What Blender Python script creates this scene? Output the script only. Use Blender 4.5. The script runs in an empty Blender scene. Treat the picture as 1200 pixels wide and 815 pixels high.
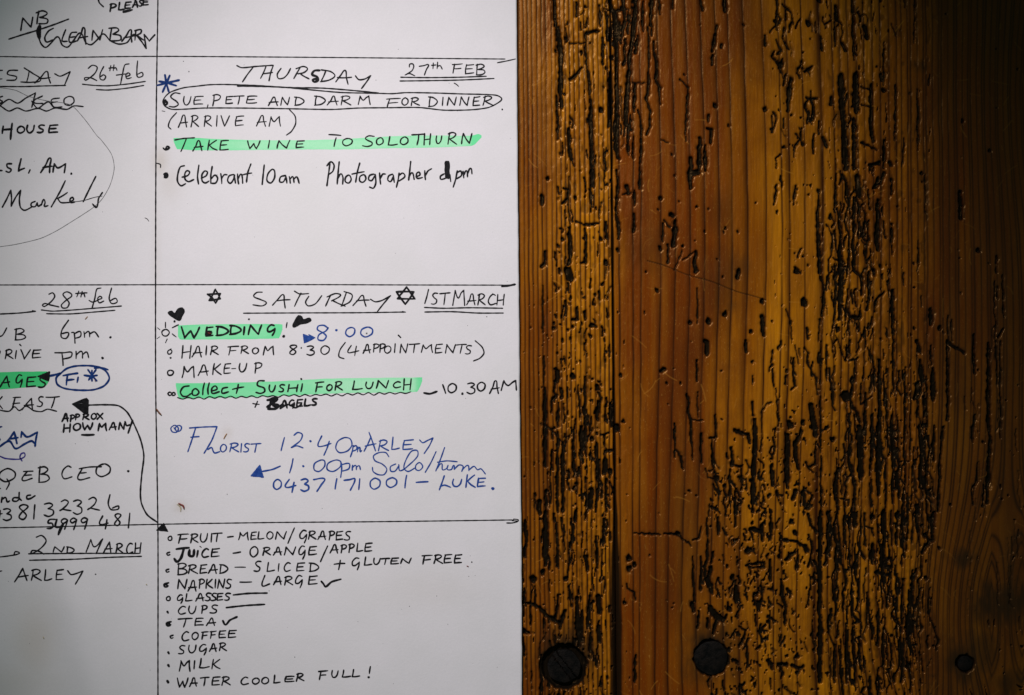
import bpy, bmesh, math, random
import numpy as np
S = 0.0004                       # metres per photograph pixel
rad = math.radians
# ---------------------------------------------------------------- camera, light, exposure
scene = bpy.context.scene
cam_d = bpy.data.cameras.new('camera'); cam = bpy.data.objects.new('camera', cam_d)
scene.collection.objects.link(cam); scene.camera = cam
cam_d.sensor_width = 36; cam_d.lens = 50
cam.location = (0, 0, 0.48 * 50 / 36); cam_d.clip_start = 0.01; cam_d.clip_end = 20
world = bpy.data.worlds.new('World'); scene.world = world; world.use_nodes = True
world.node_tree.nodes['Background'].inputs[0].default_value = (0.60, 1.0, 0.92, 1)
world.node_tree.nodes['Background'].inputs[1].default_value = 0.09
def spot(name, loc, target, watts, angle, blend, radius, col):
    d = bpy.data.lights.new(name, 'SPOT'); o = bpy.data.objects.new(name, d)
    scene.collection.objects.link(o)
    d.energy = watts; d.spot_size = rad(angle); d.spot_blend = blend; d.shadow_soft_size = radius; d.color = col
    from mathutils import Vector
    o.location = loc
    o.rotation_euler = (Vector(target) - Vector(loc)).to_track_quat('-Z', 'Y').to_euler()
    return o
spot('window_light', (-0.22, 0.42, 0.62), (-0.028, -0.014, 0), 23.8, 44, 1.0, 0.025, (1.0, 0.925, 0.955))
scene.view_settings.view_transform = 'Standard'; scene.view_settings.look = 'None'
scene.view_settings.gamma = 1; scene.view_settings.use_curve_mapping = False
scene.view_settings.exposure = 0
scene.render.resolution_x = 1024; scene.render.resolution_y = 695
C = scene.collection
RNG = np.random.default_rng(7); random.seed(11)

def wx(px): return (px - 600) * S
def wy(py): return (407.5 - py) * S
# ---------------------------------------------------------------- noise on numpy arrays
def vnoise(x, y, sx, sy, seed):
    u = x / sx + 1000.37; v = y / sy + 1000.71
    iu = np.floor(u).astype(np.int64); iv = np.floor(v).astype(np.int64)
    fu = u - iu; fv = v - iv
    fu = fu * fu * (3 - 2 * fu); fv = fv * fv * (3 - 2 * fv)
    def h(a, b):
        n = (a * 374761393 + b * 668265263 + seed * 1442695041) & 0x7fffffff
        n = ((n ^ (n >> 13)) * 1274126177) & 0x7fffffff
        n = n ^ (n >> 16)
        return (n & 0xffff) / 65535.0
    return (h(iu, iv) * (1 - fu) + h(iu + 1, iv) * fu) * (1 - fv) + (h(iu, iv + 1) * (1 - fu) + h(iu + 1, iv + 1) * fu) * fv
def sstep(a, b, x):
    t = np.clip((x - a) / (b - a), 0, 1); return t * t * (3 - 2 * t)

# ---------------------------------------------------------------- materials
def new_mat(name):
    m = bpy.data.materials.new(name); m.use_nodes = True
    nt = m.node_tree; b = nt.nodes['Principled BSDF']; return m, nt, b
def N(nt, t, **kw):
    n = nt.nodes.new(t)
    for k, v in kw.items(): setattr(n, k, v)
    return n
def mixc(nt, fac, a, b, blend='MIX'):
    n = N(nt, 'ShaderNodeMix', data_type='RGBA', blend_type=blend)
    for sock, v in ((0, fac), (6, a), (7, b)):
        if isinstance(v, (int, float)): n.inputs[sock].default_value = v
        elif isinstance(v, tuple): n.inputs[sock].default_value = (*v, 1)
        else: nt.links.new(v, n.inputs[sock])
    return n.outputs[2]
def math_(nt, op, a, b=None, clamp=False):
    n = N(nt, 'ShaderNodeMath', operation=op, use_clamp=clamp)
    for i, v in enumerate((a, b)):
        if v is None: continue
        if isinstance(v, (int, float)): n.inputs[i].default_value = v
        else: nt.links.new(v, n.inputs[i])
    return n.outputs[0]
def noise(nt, scale, stretch=(1, 1, 1), detail=3, rough=0.55, dist=0.0):
    tc = N(nt, 'ShaderNodeTexCoord'); mp = N(nt, 'ShaderNodeMapping')
    mp.inputs['Scale'].default_value = stretch
    n = N(nt, 'ShaderNodeTexNoise'); n.inputs['Scale'].default_value = scale
    n.inputs['Detail'].default_value = detail; n.inputs['Roughness'].default_value = rough
    n.inputs['Distortion'].default_value = dist
    nt.links.new(tc.outputs['Object'], mp.inputs[0]); nt.links.new(mp.outputs[0], n.inputs['Vector'])
    return n.outputs['Fac']
def remap(nt, v, a, b, c=0.0, d=1.0):
    n = N(nt, 'ShaderNodeMapRange'); n.inputs[1].default_value = a; n.inputs[2].default_value = b
    n.inputs[3].default_value = c; n.inputs[4].default_value = d
    nt.links.new(v, n.inputs[0]); return n.outputs[0]
def attr(nt, name):
    n = N(nt, 'ShaderNodeAttribute'); n.attribute_name = name; return n.outputs['Fac']
def bump(nt, h, strength, dist, bsdf):
    n = N(nt, 'ShaderNodeBump'); n.inputs['Strength'].default_value = strength; n.inputs['Distance'].default_value = dist
    nt.links.new(h, n.inputs['Height']); nt.links.new(n.outputs[0], bsdf.inputs['Normal'])

def wood_material():
    m, nt, b = new_mat('waxed_old_pine')
    gold = attr(nt, 'gold'); ring = attr(nt, 'ring'); grime = attr(nt, 'grime'); knot_falloff = attr(nt, 'knot_falloff')
    fib = noise(nt, 900, (1.0, 0.045, 1), 4, 0.6)
    fib2 = noise(nt, 260, (1.0, 0.03, 1), 3, 0.6)
    fleck = noise(nt, 1900, (1, 0.3, 1), 3, 0.7)
    blot = noise(nt, 19, (1, 0.6, 1), 5, 0.65, 0.6)
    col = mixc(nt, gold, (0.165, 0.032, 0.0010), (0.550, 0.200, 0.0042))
    col = mixc(nt, remap(nt, fib, 0.35, 0.7, 0.0, 0.55), col, (0.13, 0.035, 0.005))
    col = mixc(nt, remap(nt, fib2, 0.45, 0.75, 0.0, 0.45), col, (0.30, 0.11, 0.008))
    col = mixc(nt, remap(nt, blot, 0.47, 0.72, 0.0, 0.8), col, (0.095, 0.020, 0.003))
    col = mixc(nt, remap(nt, fleck, 0.60, 0.74, 0.0, 0.30), col, (0.62, 0.33, 0.06))
    col = mixc(nt, math_(nt, 'MULTIPLY', ring, 1.0, True), col, (0.034, 0.0075, 0.0022))
    col = mixc(nt, math_(nt, 'MULTIPLY', attr(nt, 'halo'), 0.85), col, (0.060, 0.016, 0.0028))
    col = mixc(nt, math_(nt, 'MULTIPLY', attr(nt, 'scratch'), 0.40), col, (0.55, 0.24, 0.03))
    col = mixc(nt, knot_falloff, col, (0.024, 0.011, 0.005))  # real knots, plus right-hand light falloff mixed into the wood colour
    col = mixc(nt, grime, col, (0.0065, 0.0046, 0.0028))
    nt.links.new(col, b.inputs['Base Color'])
    smudge = noise(nt, 60, (1, 1, 1), 4, 0.6)
    r0 = remap(nt, smudge, 0.3, 0.7, 0.24, 0.40)
    r0 = math_(nt, 'SUBTRACT', r0, math_(nt, 'MULTIPLY', attr(nt, 'halo'), 0.08))
    rr = math_(nt, 'ADD', r0, math_(nt, 'MULTIPLY', grime, 0.10), True)
    nt.links.new(rr, b.inputs['Roughness'])
    nt.links.new(math_(nt, 'ADD', remap(nt, grime, 0, 1, 0.32, 0.10), math_(nt, 'MULTIPLY', math_(nt, 'MULTIPLY', attr(nt, 'halo'), math_(nt, 'SUBTRACT', 1.0, grime)), 0.5)), b.inputs['Specular IOR Level'])
    b.inputs['Specular Tint'].default_value = (1.0, 0.60, 0.22, 1)
    h = math_(nt, 'ADD', math_(nt, 'MULTIPLY', fib, 1.0), math_(nt, 'MULTIPLY', fleck, 0.7))
    bump(nt, h, 0.55, 0.00022, b)
    return m
def paper_material():
    m, nt, b = new_mat('white_paper')
    mott = noise(nt, 45, (1, 1, 1), 5, 0.6); fine = noise(nt, 1500, (1, 1, 1), 3, 0.7)
    wide = noise(nt, 9, (1, 1, 1), 3, 0.5)
    tooth = noise(nt, 620, (1, 1, 1), 3, 0.75)
    col = mixc(nt, remap(nt, mott, 0.35, 0.7), (0.770, 0.742, 0.758), (0.735, 0.715, 0.722))
    col = mixc(nt, remap(nt, wide, 0.5, 0.75, 0, 0.5), col, (0.70, 0.69, 0.66))
    col = mixc(nt, remap(nt, fine, 0.3, 0.75, 0, 0.35), col, (0.62, 0.61, 0.62))
    col = mixc(nt, math_(nt, 'MULTIPLY', attr(nt, 'stain'), 0.8), col, (0.47, 0.40, 0.30))
    nt.links.new(col, b.inputs['Base Color'])
    b.inputs['Roughness'].default_value = 0.7; b.inputs['Specular IOR Level'].default_value = 0.25
    h = math_(nt, 'ADD', math_(nt, 'MULTIPLY', tooth, 1.0), math_(nt, 'MULTIPLY', mott, 2.0))
    bump(nt, h, 0.35, 0.00016, b)
    return m
def ink_material(name, c1, c2, rough=0.45):
    m, nt, b = new_mat(name)
    n = noise(nt, 900, (1, 1, 1), 3, 0.6)
    nt.links.new(mixc(nt, remap(nt, n, 0.35, 0.75), c1, c2), b.inputs['Base Color'])
    b.inputs['Roughness'].default_value = 0.6; b.inputs['Specular IOR Level'].default_value = 0.08
    return m
def loaded_marker(name, light, deep):
    m, nt, b = new_mat(name)
    n = noise(nt, 80, (0.35, 1.6, 1), 4, 0.6); f = noise(nt, 1200, (1, 1, 1), 3, 0.7)
    wet = math_(nt, 'ADD', attr(nt, 'wet'), remap(nt, n, 0.3, 0.7, -0.22, 0.22), True)
    col = mixc(nt, wet, light, deep)
    col = mixc(nt, remap(nt, f, 0.4, 0.8, 0, 0.25), col, tuple(v * 0.78 for v in deep))
    nt.links.new(col, b.inputs['Base Color'])
    b.inputs['Roughness'].default_value = 0.75; b.inputs['Specular IOR Level'].default_value = 0.15
    return m
def marker_material(name, c1, c2):
    m, nt, b = new_mat(name)
    n = noise(nt, 80, (0.35, 1.6, 1), 4, 0.6); f = noise(nt, 1200, (1, 1, 1), 3, 0.7)
    col = mixc(nt, remap(nt, n, 0.35, 0.7), c1, c2)
    col = mixc(nt, remap(nt, f, 0.4, 0.8, 0, 0.3), col, tuple(v * 0.75 for v in c1))
    nt.links.new(col, b.inputs['Base Color'])
    b.inputs['Roughness'].default_value = 0.75; b.inputs['Specular IOR Level'].default_value = 0.2
    return m
def iron_material():
    m, nt, b = new_mat('dark_iron')
    n = noise(nt, 300, (1, 1, 1), 5, 0.7)
    nt.links.new(mixc(nt, remap(nt, n, 0.4, 0.7), (0.0025, 0.0022, 0.002), (0.009, 0.006, 0.004)), b.inputs['Base Color'])
    b.inputs['Specular IOR Level'].default_value = 0.12
    nt.links.new(remap(nt, n, 0.3, 0.7, 0.35, 0.65), b.inputs['Roughness'])
    bump(nt, n, 0.7, 0.0006, b)
    return m
WOOD = wood_material(); PAPER = paper_material(); IRON = iron_material()
BLACK = ink_material('black_pen', (0.005, 0.005, 0.006), (0.018, 0.018, 0.020))
PENCIL = ink_material('faint_pen', (0.10, 0.10, 0.10), (0.26, 0.26, 0.26))
BLUE = ink_material('blue_pen', (0.012, 0.045, 0.23), (0.035, 0.10, 0.36))
NAVY = ink_material('navy_pen', (0.004, 0.022, 0.120), (0.010, 0.050, 0.20))
VIOLET = ink_material('violet_pen', (0.03, 0.025, 0.20), (0.06, 0.05, 0.30))
LGREEN = marker_material('light_green_marker', (0.330, 0.780, 0.430), (0.400, 0.800, 0.500))
GREEN = marker_material('green_marker', (0.150, 0.720, 0.320), (0.240, 0.760, 0.400))
LOADED = loaded_marker('green_marker_ink', (0.430, 0.860, 0.540), (0.170, 0.780, 0.350))
DGREEN = marker_material('deep_green_marker', (0.040, 0.620, 0.180), (0.080, 0.680, 0.240))

def tag(o, label=None, cat=None, group=None, kind=None):
    if label: o['label'] = label
    if cat: o['category'] = cat
    if group: o['group'] = group
    if kind: o['kind'] = kind
    return o
def empty(name, loc, label, cat):
    o = bpy.data.objects.new(name, None); C.objects.link(o); o.location = loc; o.empty_display_size = 0.02
    return tag(o, label, cat)

# ---------------------------------------------------------------- worn wood relief (raster at half a pixel)
RX0, RY0, RST = 560.0, -300.0, 0.5
RW, RH = 2000, 2840
DEP = np.zeros((RH, RW), np.float32)
SCR = np.zeros((RH, RW), np.float32)
def stroke_raster(pts, w, d, hard=0.8, dst=None):
    dst = DEP if dst is None else dst
    for (x0, y0), (x1, y1) in zip(pts[:-1], pts[1:]):
        m = w / 2 + 1.2
        ix0 = int((min(x0, x1) - m - RX0) / RST); ix1 = int((max(x0, x1) + m - RX0) / RST) + 1
        iy0 = int((min(y0, y1) - m - RY0) / RST); iy1 = int((max(y0, y1) + m - RY0) / RST) + 1
        ix0 = max(ix0, 0); iy0 = max(iy0, 0); ix1 = min(ix1, RW); iy1 = min(iy1, RH)
        if ix1 <= ix0 or iy1 <= iy0: continue
        X = RX0 + RST * np.arange(ix0, ix1)[None, :]; Y = RY0 + RST * np.arange(iy0, iy1)[:, None]
        dx, dy = x1 - x0, y1 - y0; L = dx * dx + dy * dy + 1e-9
        t = np.clip(((X - x0) * dx + (Y - y0) * dy) / L, 0, 1)
        r = np.hypot(X - x0 - t * dx, Y - y0 - t * dy)
        v = d * (1 - sstep(w / 2 * hard, w / 2 + 0.5, r))
        a = dst[iy0:iy1, ix0:ix1]; np.maximum(a, v.astype(np.float32), out=a)
def refine(pts, jit=0.5, step=7):
    out = [pts[0]]
    for a, b in zip(pts[:-1], pts[1:]):
        n = max(1, int(math.hypot(b[0] - a[0], b[1] - a[1]) / step))
        for i in range(1, n + 1):
            t = i / n; j = jit if i < n else jit * 0.4
            out.append((a[0] + (b[0] - a[0]) * t + random.uniform(-j, j), a[1] + (b[1] - a[1]) * t))
    return out
def cracks(ox, oy, sc, text):
    for line in text.strip().replace('\n', ' ').split(';'):
        line = line.strip()
        if not line: continue
        w, rest = line.split(':'); w = float(w) / sc * 1.0
        pts = [tuple(float(v) for v in p.split(',')) for p in rest.split()]
        pts = [(ox + x / sc, oy + y / sc) for x, y in pts]
        if len(pts) == 1:
            stroke_raster([pts[0], (pts[0][0] + 0.4, pts[0][1] + w * 0.25)], w * 0.85, min(1.0, 0.3 + w * 0.12)); continue
        rp = refine(pts)
        n = len(rp) - 1
        for i in range(n):
            e = min(i, n - 1 - i)
            f = (0.72 if e == 0 and n > 2 else 1.0) * random.uniform(0.72, 1.08)
            stroke_raster(rp[i:i + 2], max(1.3, w * f), min(1.0, 0.35 + w * 0.13) * random.uniform(0.8, 1.0))
cracks(600, 0, 4, """
18:200,-80 200,0 205,120; 22:215,130 230,250 228,400 232,500; 12:210,450 216,650; 14:205,240; 14:345,30; 12:305,10 305,75;
14:350,155 385,145 410,145; 7:270,205 340,200; 14:330,315 300,350 270,370; 12:345,160 350,300 365,400 370,480; 20:370,470 372,600 375,800;
12:265,600 270,720 275,745; 16:272,700 275,745; 12:410,20 415,120; 14:425,180 428,300; 20:455,-90 455,0 480,60 490,200 492,400 495,600; 16:520,-60 520,0 530,100 510,200;
20:580,-80 580,0 575,100 560,200 550,300 545,420 535,480 535,580 560,608; 12:590,170 580,250; 12:615,10 612,150; 18:655,-60 655,0 650,120;
12:640,130 642,400 630,470 652,520 645,600 630,632; 12:665,195 680,330 672,370 695,410 695,490; 9:785,370 828,410 818,500 815,665;
16:575,395 575,500; 12:590,520 605,570 605,700 600,800; 18:460,340 465,480 455,590; 22:495,600 490,700 500,740; 12:435,710 440,800;
12:755,-20 755,35; 14:885,0 895,50; 18:1000,-20 1000,50; 10:962,120 955,160; 16:952,165 948,200 938,240; 12:940,260 940,305; 12:985,210 985,225; 10:1185,165 1187,215;
20:952,495; 12:925,540 920,570; 22:915,600 935,610 930,670; 22:880,650 880,740 878,800; 18:905,680 908,800; 20:840,745 842,800; 20:1185,512;
7:700,658 735,668; 24:418,512; 22:468,265; 18:548,98; 5:565,388 625,392; 10:430,40 480,55 540,40; 9:470,100 500,110""")
cracks(900, 0, 4, """
26:190,108; 18:320,30 325,90 345,110; 12:315,100 315,220; 16:350,200 365,240; 12:395,-40 400,120 405,280; 32:345,355 350,500 360,620 365,790;
32:415,340 415,520; 24:405,560 405,700 408,790; 20:455,120 465,180; 6:430,70 465,72 468,160; 18:485,400 485,600 495,660; 20:205,460 215,500 210,560;
26:110,370 100,450 95,520; 12:85,350 75,400; 10:75,560 75,600; 24:60,300; 14:75,690; 18:162,672; 12:240,570 240,630; 16:262,650 275,690; 14:215,630 215,720;
10:20,540 20,620; 14:530,350 535,380; 22:545,422; 10:545,200 545,400; 9:600,400 598,660; 9:640,650 632,780; 18:545,655 545,790; 13:440,670 510,700;
20:480,775 525,765; 20:575,765; 7:690,0 685,200; 9:700,420 705,500 705,700; 8:760,350 755,400; 18:35,100; 12:70,20 110,60 120,110; 12:75,130 70,180 100,230;
12:250,170 255,240; 14:1038,705; 13:300,460 298,490; 7:580,110 600,170; 20:240,0; 14:180,460 230,465; 12:110,540; 9:150,600; 10:440,410 480,420 480,500 440,490""")
cracks(600, 200, 4, """
20:165,35; 18:140,120 140,155; 7:270,30 265,120 270,250; 14:240,80 262,90 262,130 235,155; 12:155,380 155,430 140,450; 20:270,270 275,400 265,440;
38:262,470 275,505; 8:145,540 145,760; 24:375,0 380,70; 12:372,70 370,190; 14:345,270 350,340 345,430 325,435; 11:300,240 350,255 405,250;
16:395,175; 16:238,322; 20:418,318; 14:215,350; 26:440,430; 14:440,240 445,320; 10:435,0 437,70; 15:490,0 498,100 488,190 500,250 500,320;
14:600,0 598,80; 12:575,100 575,160; 16:572,200 573,290; 18:695,130; 24:750,205; 16:800,352; 20:693,360; 10:685,185; 10:708,250 705,330;
28:765,240 765,300 755,350; 10:715,235 740,265; 12:732,350 735,430; 18:865,380 858,430 865,475; 28:840,10 870,10; 18:838,20 838,80;
5:760,470 800,375; 5:800,420 850,385; 20:680,560; 12:865,168; 10:1060,285; 20:1118,752; 18:835,712; 28:920,705; 24:1000,670; 20:1175,610;
9:868,550 870,720; 22:1175,690 1180,770; 20:1065,470 1060,500; 12:250,610 255,680; 14:495,370; 16:540,75 545,110; 8:520,115 560,105; 12:305,640 310,700 280,700;
12:340,660 345,700; 14:385,625; 16:370,725 390,730; 16:370,775; 14:260,745; 12:410,570 412,600; 12:225,720; 10:920,180""")
cracks(900, 200, 4, """
14:40,70 30,160; 14:130,75 122,160; 32:135,467; 36:170,612; 24:295,213; 9:155,370 140,410; 7:85,650 105,700 115,790; 18:350,20 370,60 370,110; 34:420,30 430,120;
14:495,80 530,60 548,10; 18:515,40 500,80; 26:518,140 515,250 515,370; 16:405,130 408,250 400,350 405,470 440,500 440,580; 9:440,330 465,345 465,470;
24:340,360 345,480 340,640 335,700; 16:325,180 340,260 345,330; 10:375,170 360,240 385,310 380,400 370,500; 9:275,250 305,300 300,400 285,420 290,560;
12:320,450 318,640 305,740; 10:375,560 365,700; 18:430,690 400,690; 10:395,560 400,620; 16:475,480 478,610; 14:545,570 510,600 500,660; 24:498,470; 14:525,445;
14:550,310; 16:722,12; 20:985,372; 22:805,735; 10:608,168; 15:580,40 582,110; 13:580,250 585,390; 10:545,240 548,300; 18:585,560 588,690 590,800;
20:903,100 906,225; 9:706,330 706,435; 22:765,655 765,720; 8:845,680 845,800; 7:862,700 862,800; 12:965,770 965,800; 7:1075,400 1070,480; 8:1100,490 1107,690;
8:1065,520 1065,790; 8:1078,545 1078,600; 14:1100,740 1080,780; 12:185,740 190,790; 9:490,690 480,740 465,740; 6:740,20 740,200; 12:320,20 320,130; 24:330,740;
9:560,740 560,780; 8:640,480 640,540; 7:720,590 720,640""")
cracks(600, 400, 4, """
9:150,70 150,190 160,240; 20:155,220 155,400 155,590; 10:165,405 200,430 240,480; 14:215,430 213,700 215,800; 18:238,480 240,800; 18:213,140 213,185; 28:285,158; 26:400,215;
30:460,608; 24:375,455; 16:232,225 235,265; 12:218,290 218,400; 9:312,210 318,360; 14:343,170 340,300 345,430 345,540; 22:325,400 328,540; 20:402,280 400,370;
12:300,370 290,440 290,640; 14:400,480 398,640 410,660 400,700 395,800; 22:372,700 370,780; 12:365,530 370,550; 10:415,440 455,432; 20:462,290 470,400; 14:440,520 465,510;
16:160,700 158,800; 22:130,750 130,810; 8:180,570 182,760; 24:440,560 435,620; 14:445,650 442,800; 18:510,160; 16:520,375; 16:715,130 700,140; 12:790,195; 13:830,700; 36:490,405;
15:868,90 868,190; 7:872,240 875,360; 13:820,250 830,290 825,320 838,370 845,480 848,555; 7:838,372 895,372; 13:890,430 890,570; 11:762,385 765,470 762,545;
13:765,510 795,540 800,600; 13:955,350 958,450 930,455; 12:940,460 938,560 960,630; 22:965,640; 20:1045,420 1110,440 1115,480; 24:1140,370 1140,480 1135,560 1130,690 1130,800;
18:1030,500 1035,580 1075,590; 12:1025,600 1022,760; 9:1075,600 1080,700; 7:1195,295 1172,330 1175,400 1175,450 1165,520; 20:1045,740 1050,810; 11:1130,290 1133,350; 12:1128,100; 10:1128,170 1128,200;
18:1095,0 1097,50; 22:905,0 915,10 915,60; 8:910,600 920,640 960,650 970,700 970,780; 8:1060,640 1100,650 1100,700; 6:925,610 950,600; 14:935,745; 16:940,780 965,790""")
cracks(900, 400, 4, """
12:25,130 30,210; 7:40,220 48,400; 13:25,450 35,500 20,560; 20:20,580 25,680; 13:120,80 118,160 130,210 110,230; 7:125,20 145,110; 9:170,30 190,60 190,110 230,180 235,250;
13:240,60 240,100; 34:205,300 215,370 225,440; 10:278,20 278,190; 13:385,0 385,60; 8:385,95 425,80; 11:410,90 410,170 395,230 385,260; 46:365,255 370,265;
14:395,300 420,340 435,380; 32:430,400 435,540 435,640; 12:380,340 385,400 380,470 385,600 410,660 410,800; 34:105,390; 26:303,460; 26:165,380; 24:160,420 130,480 130,550 145,600;
24:95,440 92,560 90,690; 11:225,470 225,580 195,590; 24:330,600 320,680 320,740; 8:345,560 380,510; 12:470,30 490,70 500,130 500,230; 22:525,90 528,300 525,450 520,600 520,720;
11:440,200 440,300 485,260; 18:490,350 492,500 480,600; 11:455,370 460,480; 12:590,0 590,240; 13:645,120 645,350 640,500 645,580; 7:670,250 668,560; 9:610,350 612,480 615,600;
16:700,0 715,50; 26:715,90 730,190; 24:702,200 700,240 690,270; 24:775,130 778,280; 11:765,20 768,110; 14:730,260 735,295; 8:700,325 720,380 735,440;
18:710,400 720,480 725,560 715,640 740,690 770,730; 15:780,400 780,560; 15:840,0 845,150 845,300 845,370; 13:825,400 810,550 805,680 800,800; 13:850,10 920,55; 15:965,0 970,150;
18:1035,10 1035,250 1035,350 1045,450 1035,600 1030,760; 9:1070,0 1078,200; 9:1090,0 1090,240 1095,340 1090,460; 11:970,350 960,470; 9:985,570 980,660 955,700 965,770;
14:1015,680 1010,780; 15:585,350 590,500 585,760; 10:555,550 555,800; 12:600,460; 12:620,650 610,690 590,690; 8:750,610 775,650 780,730; 13:170,690 170,770;
20:130,700 120,740; 12:1010,475; 20:700,770 700,810; 14:60,760; 9:345,740 380,745 380,770; 8:20,290 0,290""")
cracks(600, 600, 3.79, """
24:150,0 150,240; 12:195,30 205,250; 8:230,60 235,180; 32:95,298; 24:135,268; 22:237,298; 17:65,408 120,425 150,460 215,500; 16:235,440 215,520; 17:40,525 70,540;
15:255,330 265,420; 20:290,380 290,500 300,600; 15:310,440 312,560; 22:385,380 390,450; 20:385,510 390,580; 14:350,540 345,620; 14:375,110 380,250; 8:545,97 660,100;
12:680,98 735,100 795,150; 22:738,95; 8:800,125 830,118 842,70; 26:520,205; 24:520,250; 24:543,232; 16:500,405; 24:965,430; 24:980,290; 9:510,320 515,345 545,362 548,390;
11:805,200 805,300 812,400; 18:803,410 805,440; 11:868,30 870,100 870,200 850,320; 13:840,200 840,350; 26:885,250 870,300 890,360; 32:885,430 910,470 940,480; 14:910,490 890,540;
30:1050,172 1055,176; 12:1040,240 1120,225 1125,245 1060,250; 20:1075,80 1110,90; 24:998,340 1000,400; 10:1110,310 1115,400; 15:1095,400 1100,440;
13:1010,510 1040,530 1025,580 1010,600; 15:1045,600 1045,690; 13:548,640 548,760; 8:1100,530 1135,530; 20:285,0 280,40; 14:270,60 275,130; 14:330,200 335,260; 14:410,30 405,150;
18:1110,60 1115,130; 14:990,0 995,60; 12:830,440 825,520; 12:915,30 915,100; 14:60,40 60,200; 9:55,340 60,420; 10:50,560 55,640; 14:130,640 130,800""")
cracks(900, 600, 3.79, """
16:15,20 15,120; 26:107,42; 24:123,93; 18:70,128 130,135 170,165; 26:165,155 175,175; 15:120,180 80,215; 12:135,170 135,255; 22:50,195; 16:10,215 15,310; 20:60,300 65,370 80,420 75,495;
13:180,10 190,60 215,90; 11:275,0 285,100 275,200; 11:310,30 320,130 330,230 345,280; 13:340,20 345,140; 9:365,30 360,200 385,330; 22:385,10 390,60; 9:415,0 415,100 400,200 395,300;
13:372,320 380,460 405,490 380,500; 28:465,20; 8:430,65 465,75 468,110; 24:465,150 465,230; 26:518,0 518,120; 12:490,60 495,140; 16:480,270 530,285; 9:550,0 552,150; 12:575,60 570,150;
13:605,0 600,150 610,200; 16:660,20 670,90; 22:700,100 720,130 690,180; 18:740,0 730,60 735,130; 18:702,293; 14:760,160; 24:625,685; 9:510,180 505,320 510,430; 13:575,280 575,400 575,560;
12:600,300 598,470; 15:635,360 625,450 625,560 650,640; 11:490,400 495,500 490,600; 12:515,520 510,620 520,680; 14:350,500 350,760; 14:300,590 295,760; 9:270,540 300,600;
13:380,520 390,760; 12:410,560 410,700; 8:540,560 560,680; 8:590,580 590,690; 24:50,680 85,680; 15:110,680 140,700; 22:130,640; 15:660,260 640,330; 9:440,360 445,420;
10:0,345 25,350; 8:5,380 15,420; 10:10,440 10,520; 9:185,350 180,420; 8:200,500 205,600; 11:180,100 200,150 190,220; 15:685,60; 14:0,660 20,680 20,700""")
cracks(900, 600, 3.79, "24:236,0 233,150 232,300 235,500 232,640 233,760"); cracks(900, 400, 4, "9:250,0 248,200; 10:248,260 249,520; 12:250,540 250,800")
cracks(900, 200, 4, "14:238,90 234,200 235,300; 22:238,300 240,400 246,480; 16:250,500 264,540 266,620 252,680; 9:244,700 236,800")
# worm tracks and pits that fill the decayed bands
def dens_tracks(n, x0, x1, y0, y1, wr, lr, dmin=0.35, dmax=0.9, squig=0.25, pw=1.0):
    for _ in range(n):
        x = random.uniform(x0, x1); y = y0 + (y1 - y0) * random.random() ** pw
        L = random.uniform(*lr); w = random.uniform(*wr); k = max(2, int(L / 5))
        pts = [(x, y)]
        for i in range(k):
            x += random.gauss(0, squig * 2.0); y += L / k
            if random.random() < squig * 0.35: x += random.choice((-1, 1)) * random.uniform(1.5, 4)
            pts.append((x, y))
        d = random.uniform(dmin, dmax)
        for i in range(len(pts) - 1):
            stroke_raster(pts[i:i + 2], max(1.2, w * random.uniform(0.7, 1.1)), d)
def pits(n, x0, x1, y0, y1, wr, pw=1.0):
    for _ in range(n):
        x = random.uniform(x0, x1); y = y0 + (y1 - y0) * random.random() ** pw; w = random.uniform(*wr)
        stroke_raster([(x, y), (x + random.uniform(-.6, .6), y + random.uniform(0, w))], w, random.uniform(0.3, 0.8))
dens_tracks(50, 648, 716, 0, 430, (1.3, 2.2), (4, 18), squig=0.4)
dens_tracks(70, 646, 716, 430, 830, (1.4, 3.0), (6, 30), squig=0.35, pw=0.8)
pits(90, 650, 716, 0, 820, (1.4, 3.0)); pits(70, 648, 716, 340, 640, (1.5, 3.2))
dens_tracks(30, 706, 742, 0, 200, (1.6, 3.2), (8, 40)); pits(30, 706, 745, 0, 60, (1.6, 3.6))
dens_tracks(26, 612, 645, 560, 830, (1.2, 2.0), (8, 30)); pits(20, 612, 645, 380, 830, (1.3, 2.4))
dens_tracks(85, 975, 1022, 200, 420, (1.3, 2.4), (6, 26), squig=0.7)
dens_tracks(60, 970, 1035, 420, 820, (1.6, 3.6), (14, 60), squig=0.4)
dens_tracks(70, 1035, 1092, 430, 790, (1.3, 3.2), (12, 60), squig=0.4)
dens_tracks(40, 905, 1010, 0, 210, (1.2, 2.6), (5, 22), squig=0.8)
dens_tracks(45, 905, 958, 400, 820, (1.4, 2.8), (4, 18), squig=.8)
dens_tracks(70, 828, 905, 530, 830, (1.6, 3.0), (4, 14), squig=0.8)
dens_tracks(25, 850, 925, 620, 830, (1.6, 3.0), (4, 12), squig=1.0)
pits(60, 840, 1060, 0, 820, (1.2, 2.6)); pits(60, 850, 900, 560, 820, (1.3, 2.8)); pits(36, 725, 850, 0, 820, (1.0, 1.9)); pits(20, 1060, 1200, 0, 700, (1.2, 2.4))
dens_tracks(30, 1130, 1195, 380, 800, (1.0, 1.6), (12, 50), 0.2, 0.4)
dens_tracks(160, 700, 1520, -300, -12, (1.4, 3.6), (8, 60)); dens_tracks(160, 640, 1520, 832, 1110, (1.4, 3.6), (8, 60)); dens_tracks(120, 1215, 1520, 0, 820, (1.4, 3.2), (8, 50))
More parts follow.
